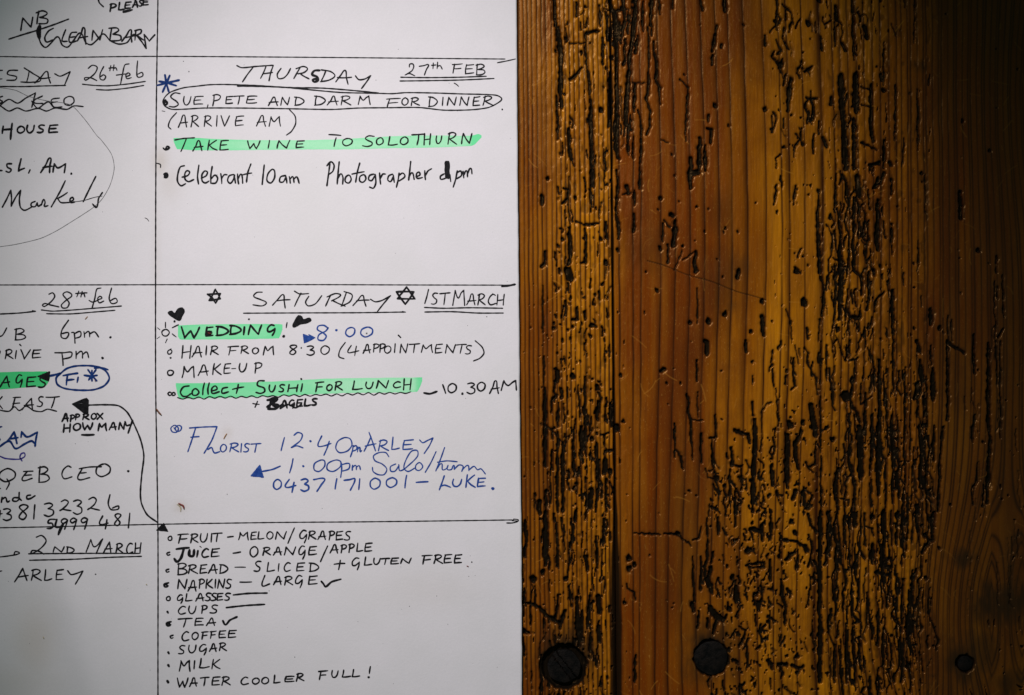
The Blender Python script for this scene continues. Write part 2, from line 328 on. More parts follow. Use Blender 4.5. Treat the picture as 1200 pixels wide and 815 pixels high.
# screw and nail seats
def seat(cx, cy, r, d):
    ix0 = int((cx - r - 4 - RX0) / RST); ix1 = int((cx + r + 4 - RX0) / RST); iy0 = int((cy - r - 4 - RY0) / RST); iy1 = int((cy + r + 4 - RY0) / RST)
    X = RX0 + RST * np.arange(ix0, ix1)[None, :]; Y = RY0 + RST * np.arange(iy0, iy1)[:, None]
    rr = np.hypot(X - cx, Y - cy) + 1.2 * vnoise(X + 0 * Y, Y + 0 * X, 4, 4, 5)
    a = DEP[iy0:iy1, ix0:ix1]; np.maximum(a, (d * (1 - sstep(r - 1.5, r + 2.5, rr))).astype(np.float32), out=a)
SCREW = (661.0, 781.5, 21.0); NAIL = (833.5, 771.5, 19.5); NAIL2 = (1131.5, 778.0, 8.5)
seat(SCREW[0], SCREW[1], SCREW[2] + 5, 2.0); seat(NAIL[0], NAIL[1], NAIL[2] + 1.5, 1.25); seat(NAIL2[0], NAIL2[1], NAIL2[2] + 2, 1.2)

for _ in range(330):                                   # fine pale scratches in the wax
    x = random.uniform(605, 1215); y = random.uniform(-10, 825); a = random.gauss(math.pi / 2, 0.9); L = random.uniform(4, 22); c = random.uniform(-.06, .06)
    pts = [(x, y)]
    for i in range(5):
        x += math.cos(a) * L / 5; y += math.sin(a) * L / 5; a += c * 3; pts.append((x, y))
    stroke_raster(pts, random.uniform(.3, .7), random.uniform(.25, .9), 0.5, SCR)
def blur(a, r):
    for ax in (0, 1):
        for _ in range(2):
            c = np.cumsum(np.pad(a, [(r + 1, r) if k == ax else (0, 0) for k in (0, 1)], mode='edge'), axis=ax, dtype=np.float64)
            n = c.shape[ax]; hi = np.take(c, range(2 * r + 1, n), axis=ax); lo = np.take(c, range(0, n - 2 * r - 1), axis=ax)
            a = ((hi - lo) / (2 * r + 1)).astype(np.float32)
    return a
HALO = blur(DEP, 3)
def sample(X, Y, DEP=DEP):
    u = np.clip((X - RX0) / RST, 0, RW - 2.001); v = np.clip((Y - RY0) / RST, 0, RH - 2.001)
    iu = u.astype(int); iv = v.astype(int); fu = u - iu; fv = v - iv
    inside = (X >= RX0) & (X <= RX0 + RST * (RW - 2)) & (Y >= RY0) & (Y <= RY0 + RST * (RH - 2))
    r = (DEP[iv, iu] * (1 - fu) + DEP[iv, iu + 1] * fu) * (1 - fv) + (DEP[iv + 1, iu] * (1 - fu) + DEP[iv + 1, iu + 1] * fu) * fv
    return r * inside
RINGS = [(606.5, .5), (610, .8), (615.5, .6), (620.5, .9), (625.5, .7), (631, .9), (636.5, .8), (641.5, 1), (648, .7), (653, .8), (658.5, .9), (664, .8), (669.5, .9), (675, .8), (681, .8), (687, .9),
         (692.5, .8), (698, .9), (703.5, .8), (709, .8), (714, .8),
         (726.5, .9), (742, .9), (750.5, .8), (771, 1.1), (787, 1.2), (804, 1.2), (821, 1.3), (838, 1.1), (853, 1.1), (871, 1.6), (893, 1.0), (912, .9), (921, 1.6), (939, .8), (960, 3.2), (975, 1),
         (984, 1), (993, 1), (1003, 1.1), (1012, 1), (1022, 1), (1031, 1.2), (1041, 1), (1050, 1)] + [(1056 + 6.2 * i + 1.6 * math.sin(i * 2.1), 0.6 + 0.4 * (i % 3) / 2) for i in range(75)]
def seam(y):      # plank joint as it runs down the table
    return 716.5 + 5.5 * np.clip((y - 150) / 600, -0.6, 1.3)
def ring_coord(X, Y):
    w = 5.0 * np.sin((Y - 40) / 150.0) * sstep(725, 800, X) * (1 - 0.6 * sstep(960, 1050, X))
    w += (2.4 * (Y - 400) / 400) * (1 - sstep(700, 770, X))
    w += 1.4 * (vnoise(X, Y, 60, 130, 3) - .5) + 0.9 * (vnoise(X, Y, 12, 26, 4) - .5)
    for cx, cy, r, a in ((1180, 715, 70, 46), (1300, 120, 90, 40), (1080, 900, 70, -30)):   # rings bend round the knots
        dx = X - cx; dy = Y - cy; g = np.exp(-(dy / (r * 1.5)) ** 2 - (dx / (r * 1.25)) ** 2)
        w += -a * g * np.sign(-dx) * np.minimum(1, np.abs(dx) / 18)
    return X - w
def wood_fields(X, Y):
    wxn = 1.5 * (vnoise(X, Y, 2.6, 4.2, 21) - .5) + 1.0 * (vnoise(X, Y, 6, 14, 22) - .5)
    wyn = 2.2 * (vnoise(X, Y, 3.1, 4.6, 23) - .5)
    dep = sample(X + wxn, Y + wyn)
    halo = np.clip(sample(X + 2 * wxn, Y + 2 * wyn, HALO) * 1.9, 0, 1) * (0.25 + 1.1 * vnoise(X, Y, 9, 18, 24)); scr = sample(X, Y, SCR)
    U = ring_coord(X, Y)
    # rotted slots between the rings: long irregular holes wherever the band is decayed
    wob = 3.0 * (vnoise(X, Y, 9, 11, 201) - .5)
    n1 = 0.6 * vnoise(U + wob, Y, 2.7, 24, 202) + 0.4 * vnoise(U + wob, Y, 1.5, 7, 203)
    n2 = 0.5 * vnoise(U + 2 * wob, Y, 3.4, 6.5, 204) + 0.5 * vnoise(U - wob, Y, 2.0, 4.0, 205)
    big = vnoise(X, Y, 22, 70, 206)
    d1 = np.interp(X.ravel(), [600, 640, 655, 680, 700, 716, 722, 740, 960, 975, 990, 1050, 1088, 1100, 1210, 1520], [0, .1, .5, 1, .8, .5, .25, 0, 0, .5, .9, 1, .8, 0, .1, .5]).reshape(X.shape)
    d1 = d1 * np.where(X < 800, 0.25 + 0.75 * sstep(380, 560, Y), np.where(X < 1045, 0.45 + 0.55 * sstep(160, 480, Y), 0.05 + 0.95 * sstep(380, 500, Y)))
    d2 = np.interp(X.ravel(), [600, 650, 690, 715, 722, 826, 842, 900, 925, 955, 975, 1060, 1090, 1100, 1520], [0, .4, .6, .4, 0, 0, .9, 1, .8, .75, .5, .5, .4, 0, .3]).reshape(X.shape)
    d2 = d2 * np.where((X > 800) & (X < 905), sstep(500, 590, Y), np.where((X > 905) & (X < 975), 0.15 + 0.85 * sstep(380, 520, Y), 0.6 * sstep(250, 480, Y)))
    t1 = 0.865 - 0.185 * d1 - 0.10 * d1 * (big - .5); t2 = 0.85 - 0.175 * d2 - 0.08 * d2 * (big - .5)
    dep = np.maximum(dep, 0.85 * sstep(t1, t1 + 0.05, n1) * (d1 > 0.03))
    dep = np.maximum(dep, 0.75 * sstep(t2, t2 + 0.05, n2) * (d2 > 0.03))
    ring = np.zeros_like(X); near = np.full_like(X, 1e9)
    for rx, rs in RINGS:
        d = U - rx
        soft = np.where(d < 0, 3.2 * min(rs, 1.6), 0.9 + 0.4 * rs)      # latewood darkens towards its sharp right side
        if rs < 1.0: soft = soft * 0.55
        ring = np.maximum(ring, np.maximum(min(1.0, 0.30 + 0.30 * rs) * np.exp(-(d / soft) ** 2), min(1.25, 0.8 + 0.35 * rs) * np.exp(-((d + 0.2) / (0.75 + 0.35 * rs)) ** 2)))
    ring *= 0.65 + 0.5 * vnoise(X, Y, 7, 60, 31)
    gold = np.interp(X.ravel(), [560, 605, 640, 665, 712, 722, 780, 840, 885, 915, 960, 1010, 1050, 1080, 1200, 1500],
                     [.30, .22, .32, .72, .80, .22, .08, .22, .58, 1.0, .85, .72, .55, .36, .26, .4]).reshape(X.shape)
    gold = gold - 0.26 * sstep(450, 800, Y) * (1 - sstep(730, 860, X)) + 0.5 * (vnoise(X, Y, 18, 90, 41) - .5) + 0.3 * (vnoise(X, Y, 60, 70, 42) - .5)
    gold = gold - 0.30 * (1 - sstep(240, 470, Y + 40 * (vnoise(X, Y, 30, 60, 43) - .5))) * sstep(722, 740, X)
    knot_falloff = np.zeros_like(X)
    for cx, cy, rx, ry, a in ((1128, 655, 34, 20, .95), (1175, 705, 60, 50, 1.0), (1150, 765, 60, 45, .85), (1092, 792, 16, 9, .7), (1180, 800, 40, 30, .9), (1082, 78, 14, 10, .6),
                              (872, 312, 10, 16, .45), (858, 358, 12, 12, .5), (1105, 690, 20, 30, .35), (1190, 580, 20, 6, .7), (664, 768, 44, 38, 1.0), (834, 762, 38, 40, 1.0), (1131, 776, 42, 40, 1.0), (1210, 640, 34, 90, .8), (1190, 20, 60, 90, .5),  # right-edge patches also paint in the light falling off
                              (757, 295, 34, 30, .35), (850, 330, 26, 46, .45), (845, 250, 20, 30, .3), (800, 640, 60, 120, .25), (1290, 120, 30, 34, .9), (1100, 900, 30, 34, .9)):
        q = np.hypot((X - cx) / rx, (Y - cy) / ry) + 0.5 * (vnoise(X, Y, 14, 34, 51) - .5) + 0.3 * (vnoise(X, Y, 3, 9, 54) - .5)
        knot_falloff = np.maximum(knot_falloff, a * (1 - sstep(0.0, 1.45, q)))
    heart = 0.50 * sstep(1052, 1110, U + 10 * (vnoise(X, Y, 30, 120, 52) - .5)) * (0.75 + 0.5 * vnoise(X, Y, 14, 200, 53)) + 0.12 * sstep(1120, 1180, U)  # darker heartwood at right, deepened to paint in the light falloff
    knot_falloff = np.clip(np.maximum(knot_falloff, heart), 0, 1)
    # vague worm-eaten lowering with soft edges, ring corrugation, hand-planed waves
    rough = vnoise(X, Y, 5, 30, 61) * 0.5 + vnoise(X, Y, 3, 9, 62) * 0.5
    band = np.interp(X.ravel(), [600, 645, 660, 712, 718, 745, 760, 900, 960, 975, 1090, 1105, 1500], [.25, .35, 1, 1, .6, .5, .15, .25, .5, 1, 1, .25, .3]).reshape(X.shape)
    low = band * sstep(0.52, 0.74, rough) * 0.28
    h = -4.2 * S * dep - S * low * 1.6
    h -= S * 0.34 * ring + S * 1.5 * halo
    h += S * 2.6 * band * (0.25 + 0.75 * np.maximum(d1, d2)) * (0.6 * vnoise(X, Y, 4.5, 13, 74) + 0.4 * vnoise(X, Y, 3.2, 5, 75) - .5)
    h += S * 0.20 * np.sin(U / 8.0) * 0.5 + S * 1.0 * (vnoise(X, Y, 45, 160, 71) - .5) + S * 0.22 * (vnoise(X, Y, 2.4, 12, 72) - .5) + S * 0.35 * (vnoise(X, Y, 9, 40, 73) - .5)
    grime = np.clip(sstep(0.20, 0.50, dep) + 0.45 * sstep(0.1, 0.28, low) * sstep(.4, .6, vnoise(X, Y, 4, 12, 77)), 0, 1)
    sm = seam(Y); ds = np.abs(X - sm)
    jw = 0.85 + 5.0 * sstep(560, 700, Y) + 1.5 * vnoise(X, Y, 5, 25, 81)
    grime = np.maximum(grime, (1 - sstep(jw * 0.6, jw * 1.3, ds)) * 0.97)
    h -= S * 2.2 * (1 - sstep(0.3, jw, ds))
    # scratch across the board
    t = (X - 760) / 137.0; ys = 306 + 46.5 * t
    sc = (1 - sstep(0.3, 1.0, np.abs(Y - ys - 0.8 * np.sin(X / 9)))) * ((X > 758) & (X < 898))
    grime = np.maximum(grime, 0.7 * sc); h -= S * 0.8 * sc
    return np.clip(halo, 0, 1), scr, h, np.clip(gold, 0, 1), np.clip(ring, 0, 1), grime, knot_falloff
def axis(fine0, fine1, fs, lo, hi, cs):
    a = np.arange(fine0, fine1 + fs * .5, fs); L = np.arange(fine0 - cs, lo, -cs)[::-1]; R = np.arange(a[-1] + cs, hi, cs)
    return np.concatenate([[lo], L, a, R, [hi]]) if fine1 < hi else np.concatenate([[lo], L, a])
YA = axis(-8, 824, 0.78, -340, 1150, 4.5)
TOP, BOT = -340, 1150
def plank(XA, parent, left_seam, right_seam, curved):
    X, Y = np.meshgrid(XA, YA)
    if curved:
        k = np.exp(-((X - 719) / 60.0) ** 2)          # the joint edge bends, the rest stays straight
        X = X + (seam(Y) - 719) * k
    halo, scr, h, gold, ring, grime, knot_falloff = wood_fields(X, Y)
    edge = np.minimum(X - X[:, :1], X[:, -1:] - X)
    h = h - S * 1.5 * (1 - sstep(0, 2.2, edge))
    ny, nx = X.shape
    co = np.stack([wx(X), wy(Y), h], -1).reshape(-1, 3)
    idx = np.arange(ny * nx).reshape(ny, nx)
    q = np.stack([idx[1:, :-1], idx[1:, 1:], idx[:-1, 1:], idx[:-1, :-1]], -1).reshape(-1, 4)
    loop = np.concatenate([idx[0, :], idx[1:, -1], idx[-1, -2::-1], idx[-2:0:-1, 0]])
    bot = co[loop].copy(); bot[:, 2] = -0.028
    nb = len(loop); b0 = ny * nx; r = np.arange(nb)
    side = np.stack([loop, np.roll(loop, -1), b0 + np.roll(r, -1), b0 + r], -1)
    co = np.concatenate([co, bot]); faces = np.concatenate([q, side])
    me = bpy.data.meshes.new('plank')
    me.vertices.add(len(co)); me.vertices.foreach_set('co', co.astype(np.float32).ravel())
    me.loops.add(len(faces) * 4 + nb); me.polygons.add(len(faces) + 1)
    lv = np.concatenate([faces.ravel(), (b0 + r)]).astype(np.int32)
    me.loops.foreach_set('vertex_index', lv)
    st = np.concatenate([np.arange(len(faces)) * 4, [len(faces) * 4]]).astype(np.int32)
    me.polygons.foreach_set('loop_start', st)
    sm = np.ones(len(faces) + 1, bool); sm[len(q):] = False
    me.polygons.foreach_set('use_smooth', sm)
    for nm, arr in (('halo', halo), ('scratch', scr), ('gold', gold), ('ring', ring), ('grime', grime), ('knot_falloff', knot_falloff)):
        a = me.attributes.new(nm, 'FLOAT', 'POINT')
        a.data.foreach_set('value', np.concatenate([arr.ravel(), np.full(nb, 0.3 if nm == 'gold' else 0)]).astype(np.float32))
    me.update(calc_edges=True); me.validate()
    me.materials.append(WOOD)
    o = bpy.data.objects.new('plank', me); C.objects.link(o); o.parent = parent
    return o
table = empty('wooden_table', (0, 0, 0), 'worn orange-brown pine table top full of black worm tracks and cracks, under the white paper', 'table')
XL = np.concatenate([np.arange(330, 596, 6.0), np.arange(598, 718.5, 0.78), [718.6]])
XR = np.concatenate([[719.4], np.arange(720, 1206, 0.80), np.arange(1209, 1330, 4.5), [1330]])
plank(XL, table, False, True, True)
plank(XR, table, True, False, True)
plank(np.concatenate([np.arange(1331, 1700, 5.0)]), table, False, False, False)
for a in (-780, -410, -40):
    plank(np.arange(a + 0.5, a + 370, 9.0), table, False, False, False)

# ---------------------------------------------------------------- nails and screw set in the planks
def mesh_obj(name, bm, mat, parent=None, smooth=False):
    me = bpy.data.meshes.new(name); bm.normal_update(); bm.to_mesh(me); bm.free(); me.materials.append(mat)
    for p in me.polygons: p.use_smooth = smooth
    o = bpy.data.objects.new(name, me); C.objects.link(o)
    if parent: o.parent = parent
    return o
def head(name, cx, cy, r, z, slot, seed, dome=0.6):
    rnd = random.Random(seed); bm = bmesh.new(); seg, rings = 48, 12
    ca, sa = math.cos(slot or 0), math.sin(slot or 0)
    rows = []
    for i in range(rings + 1):
        f = i / rings; row = []
        for j in range(seg):
            a = 2 * math.pi * j / seg
            rr = r * f * (1 + 0.025 * math.sin(3 * a + seed) + 0.015 * math.sin(7 * a))
            x, y = rr * math.cos(a), rr * math.sin(a)
            hh = dome * (1 - f ** 2.5) + rnd.uniform(-.06, .06)
            if slot is not None and abs(-x * sa + y * ca) < r * 0.17: hh -= 3.4
            row.append(bm.verts.new((wx(cx) + x * S, wy(cy) + y * S, z + hh * S)))
        rows.append(row)
    low = [bm.verts.new((v.co.x, v.co.y, z - 0.004)) for v in rows[-1]]
    rows.append(low)
    for a_, b_ in zip(rows[:-1], rows[1:]):
        for j in range(seg): 
            try: bm.faces.new((a_[j], b_[j], b_[(j + 1) % seg], a_[(j + 1) % seg]))
            except ValueError: pass
    bmesh.ops.remove_doubles(bm, verts=rows[0], dist=1e-4)
    bmesh.ops.recalc_face_normals(bm, faces=bm.faces)
    return mesh_obj(name, bm, IRON, table)
tag(head('screw', SCREW[0], SCREW[1], SCREW[2] * .92, -2.6 * S, rad(-52), 3), 'large dark slotted screw sunk near the paper')
tag(head('nail', NAIL[0], NAIL[1], NAIL[2], -1.9 * S, None, 5, 1.0), 'broad black round nail head')
tag(head('nail', NAIL2[0], NAIL2[1], NAIL2[2], -2.4 * S, None, 9), 'small black nail head in the dark knotted wood')

# ---------------------------------------------------------------- the paper sheet
def paper_h(x, y):
    """height of the paper's upper face in metres at photograph pixel x, y (numpy)"""
    x = np.asarray(x, float); y = np.asarray(y, float)
    h = 3.0 + 1.2 * vnoise(x, y, 260, 300, 101) + 0.22 * vnoise(x, y, 70, 90, 102)
    h += 6.5 * np.exp(-((x - 92 - 0.22 * (y - 700)) / 26) ** 2) * sstep(600, 730, y)
    h -= 3.2 * np.exp(-((x - 50 - 0.1 * (y - 700)) / 24) ** 2) * sstep(640, 760, y)
    h += 1.2 * np.exp(-((x - 0) / 80) ** 2) * sstep(500, 0, y)
    h -= 0.35 * np.exp(-((x - 186) / 7) ** 2)
    h += 0.8 * sstep(590, 612, x) * sstep(560, 640, y)
    h += 0.10 * vnoise(x, y, 14, 18, 103) + 0.9 * np.abs(vnoise(x + 0.3 * y, y, 90, 120, 104) - .5)
    return h * S
EDGE = lambda y: np.interp(y, [-200, 0, 200, 400, 470, 600, 800, 1000], [603.6, 605.2, 606.6, 608.6, 609.0, 610.8, 611.6, 612])
px_cols = np.concatenate([np.arange(-420, 0, 20), np.arange(0, 600, 5.0), np.linspace(600, 1000, 1) * 0 + 601])
px_cols = np.concatenate([np.arange(-420, 0, 20), np.arange(0, 596, 4.0), [598, 600, 602, 604]])
py_rows = np.concatenate([np.arange(-240, 0, 20), np.arange(0, 820, 4.0), np.arange(820, 1060, 20)])
def build_paper(parent):
    X, Y = np.meshgrid(px_cols, py_rows)
    E = EDGE(Y) + 0.5 * (vnoise(X * 0, Y, 10, 9, 7) - .5)
    X = np.where(X > 560, 560 + (X - 560) * (E - 560) / 44.0, X)
    H = paper_h(X, Y); ny, nx = X.shape
    top = np.stack([wx(X), wy(Y), H], -1).reshape(-1, 3); bot = top.copy(); bot[:, 2] -= 0.00022
    idx = np.arange(ny * nx).reshape(ny, nx); n = ny * nx
    q = np.stack([idx[1:, :-1], idx[1:, 1:], idx[:-1, 1:], idx[:-1, :-1]], -1).reshape(-1, 4)
    loop = np.concatenate([idx[0, :], idx[1:, -1], idx[-1, -2::-1], idx[-2:0:-1, 0]])
    side = np.stack([loop, np.roll(loop, -1), n + np.roll(loop, -1), n + loop], -1)
    me = bpy.data.meshes.new('sheet')
    me.from_pydata(np.concatenate([top, bot]).tolist(), [], np.concatenate([q, q[:, ::-1] + n, side]).tolist())
    for p in me.polygons[:len(q)]: p.use_smooth = True
    stain = np.zeros(ny * nx * 2); sx, sy = X.ravel(), Y.ravel()
    for cx, cy, rx, ry, a in ((42, 752, 26, 46, .45), (189, 190, 9, 16, .5), (184, 300, 5, 60, .2), (200, 215, 14, 20, .25), (20, 800, 60, 30, .3), (212, 594, 7, 6, .5), (267, 507, 6, 7, .3), (500, 690, 60, 25, .15)):
        stain[:ny * nx] = np.maximum(stain[:ny * nx], a * np.exp(-((sx - cx) / rx) ** 2 - ((sy - cy) / ry) ** 2))
    me.attributes.new('stain', 'FLOAT', 'POINT').data.foreach_set('value', stain.astype(np.float32))
    me.materials.append(PAPER)
    o = bpy.data.objects.new('sheet', me); C.objects.link(o); o.parent = parent
    return o
paper = empty('planner_page', (0, 0, 0), 'white handwritten weekly planner page ruled into boxes, lying on the worn wooden table', 'paper')
build_paper(paper)

# ---------------------------------------------------------------- pen strokes: thin raised ribbons that follow the paper
_layer = [0]
INK_Z, MARK_Z = 0.000042, 0.000022
def smooth_line(p, step=1.1, ten=0.40):
    p = np.array(p, float)
    if len(p) == 1: return p
    if len(p) == 2:
        n = max(2, int(np.hypot(*(p[1] - p[0])) / 2.5) + 1); t = np.linspace(0, 1, n)[:, None]
        bow = np.array([-(p[1] - p[0])[1], (p[1] - p[0])[0]]) * 0.03 * random.uniform(-1, 1)
        return p[0] * (1 - t) + p[1] * t + bow * (4 * t * (1 - t))
    closed = np.hypot(*(p[0] - p[-1])) < 0.8
    out = []
    for i in range(len(p) - 1):
        a, b = p[i], p[i + 1]
        pm = p[i - 1] if i > 0 else (p[-2] if closed else a); pn = p[i + 2] if i + 2 < len(p) else (p[1] if closed else b)
        L = np.hypot(*(b - a)) + 1e-6
        m0 = (b - pm); m1 = (pn - a)
        m0 = m0 / (np.hypot(*m0) + 1e-6) * L * ten * 2; m1 = m1 / (np.hypot(*m1) + 1e-6) * L * ten * 2
        n = max(2, int(L / step)); t = (np.arange(n) / n)[:, None]
        out.append((2*t**3-3*t**2+1)*a + (t**3-2*t**2+t)*m0 + (-2*t**3+3*t**2)*b + (t**3-t**2)*m1)
    out.append(p[-1:]); return np.concatenate(out)
class Ink:
    def __init__(self): self.v = []; self.f = []; self.wet = []
    def line(self, pts, w=1.35, z0=INK_Z):
        p = smooth_line(pts)
        if len(p) == 1: return self.dot(p[0][0], p[0][1], w * 0.75, z0)
        d = np.gradient(p, axis=0); d /= (np.hypot(d[:, 0], d[:, 1])[:, None] + 1e-9)
        nrm = np.stack([-d[:, 1], d[:, 0]], -1); n = len(p)
        s = np.arange(n); ww = w * 0.66 * (1 + 0.10 * np.sin(s * 0.7 + random.random() * 6) + 0.07 * np.sin(s * 0.23 + random.random() * 6))
        taper = np.ones(n); taper[0] = 0.85; taper[-1] = random.uniform(0.55, 0.95)
        ww = ww * taper
        A = p + nrm * ww[:, None]; B = p - nrm * ww[:, None]
        caps0 = [p[0] + ww[0] * (-d[0] * math.cos(a) + nrm[0] * math.sin(a)) for a in (-1.05, -0.5, 0, .5, 1.05)]
        caps1 = [p[-1] + ww[-1] * (d[-1] * math.cos(a) + nrm[-1] * math.sin(a)) for a in (-1.05, -.5, 0, .5, 1.05)]
        _layer[0] = (_layer[0] + 1) % 60; z = z0 + _layer[0] * 6e-7
        P = np.concatenate([A, B, caps0, caps1]); H = paper_h(P[:, 0], P[:, 1]) + z
        b = len(self.v)
        self.v += [(wx(a[0]), wy(a[1]), h) for a, h in zip(P, H)]
        for i in range(n - 1): self.f.append((b + i, b + i + 1, b + n + i + 1, b + n + i))
        c = b + 2 * n
        self.f.append((b + n, *[c + k for k in range(5)], b)); c += 5
        self.f.append((b + 2 * n - 1, *[c + k for k in range(5)], b + n - 1))
    def dot(self, x, y, r=1.1, z0=INK_Z):
        _layer[0] = (_layer[0] + 1) % 60; z = z0 + _layer[0] * 6e-7; k = 10; b = len(self.v)
        ph = random.random() * 6
        P = np.array([(x + r * (1 + .14 * math.sin(2 * 6.283 * i / k + ph)) * math.cos(6.283 * i / k), y + r * (1 + .1 * math.cos(3 * 6.283 * i / k + ph)) * math.sin(6.283 * i / k)) for i in range(k)])
        H = paper_h(P[:, 0], P[:, 1]) + z
        self.v += [(wx(a[0]), wy(a[1]), h) for a, h in zip(P, H)]; self.f.append(tuple(range(b, b + k)))
    def fill(self, pts, w=1.2, gap=0.85, z0=INK_Z, soft=False):          # outline plus close hatching, as one scribbles a shape full
        p = np.array(pts, float)
        if soft: p = smooth_line(list(map(tuple, p)) + [tuple(p[0])], 1.6)[:-1]
        [self.line([tuple(a), tuple(b)], w * 0.7, z0) for a, b in zip(p, np.roll(p, -1, axis=0))]
        y0, y1 = p[:, 1].min(), p[:, 1].max(); y = y0 + gap * .5
        while y < y1:
            xs = []
            for a, b in zip(p, np.roll(p, -1, axis=0)):
                if (a[1] - y) * (b[1] - y) < 0: xs.append(a[0] + (b[0] - a[0]) * (y - a[1]) / (b[1] - a[1]))
            xs.sort()
            for i in range(0, len(xs) - 1, 2):
                if xs[i + 1] - xs[i] > 0.8: self.line([(xs[i], y), (xs[i + 1], y + random.uniform(-.25, .25))], gap * 1.45, z0)
            y += gap
    def band(self, top, bot, wet=None, z0=MARK_Z, ragged=0.35):       # a highlighter sweep between two edges
        xs = np.arange(min(top[0][0], bot[0][0]), max(top[-1][0], bot[-1][0]) + .01, 2.0); n = len(xs)
        yt = np.interp(xs, *zip(*top)) + ragged * (vnoise(xs, xs * 0, 7, 7, len(self.v) + 3) - .5)
        yb = np.interp(xs, *zip(*bot)) + ragged * (vnoise(xs, xs * 0, 7, 7, len(self.v) + 9) - .5)
        R = 5; b = len(self.v)
        xl = np.interp(xs, xs, xs)
        for r in range(R):
            f = r / (R - 1); yy = yt * (1 - f) + yb * f
            H = paper_h(xl, yy) + z0
            self.v += [(wx(x), wy(y), h) for x, y, h in zip(xl, yy, H)]
            if wet: self.wet += list(np.interp(xl, *zip(*wet)) + 0.25 * (r in (0, R - 1)))
        for r in range(R - 1):
            for i in range(n - 1):
                self.f.append((b + (r + 1) * n + i, b + (r + 1) * n + i + 1, b + r * n + i + 1, b + r * n + i))
    def build(self, name, mat, label=None):
        me = bpy.data.meshes.new(name); me.from_pydata(self.v, [], self.f); me.materials.append(mat)
        if self.wet: me.attributes.new('wet', 'FLOAT', 'POINT').data.foreach_set('value', self.wet)
        bm = bmesh.new(); bm.from_mesh(me)
        for f in bm.faces:
            f.normal_update()
            if f.normal.z < 0: f.normal_flip()
        bm.to_mesh(me); bm.free()
        o = bpy.data.objects.new(name, me); C.objects.link(o); o.parent = paper
        if label: o['label'] = label
        return o
TILE = dict(T1=(180, 60), T3=(180, 320), T5=(180, 470), T7=(180, 600), T9=(180, 655), L1=(0, 0), L2=(0, 120), L3=(0, 320), L4=(0, 450), L5=(0, 560))
def tp(tile, x, y): return (TILE[tile][0] + x / 5, TILE[tile][1] + y / 5)
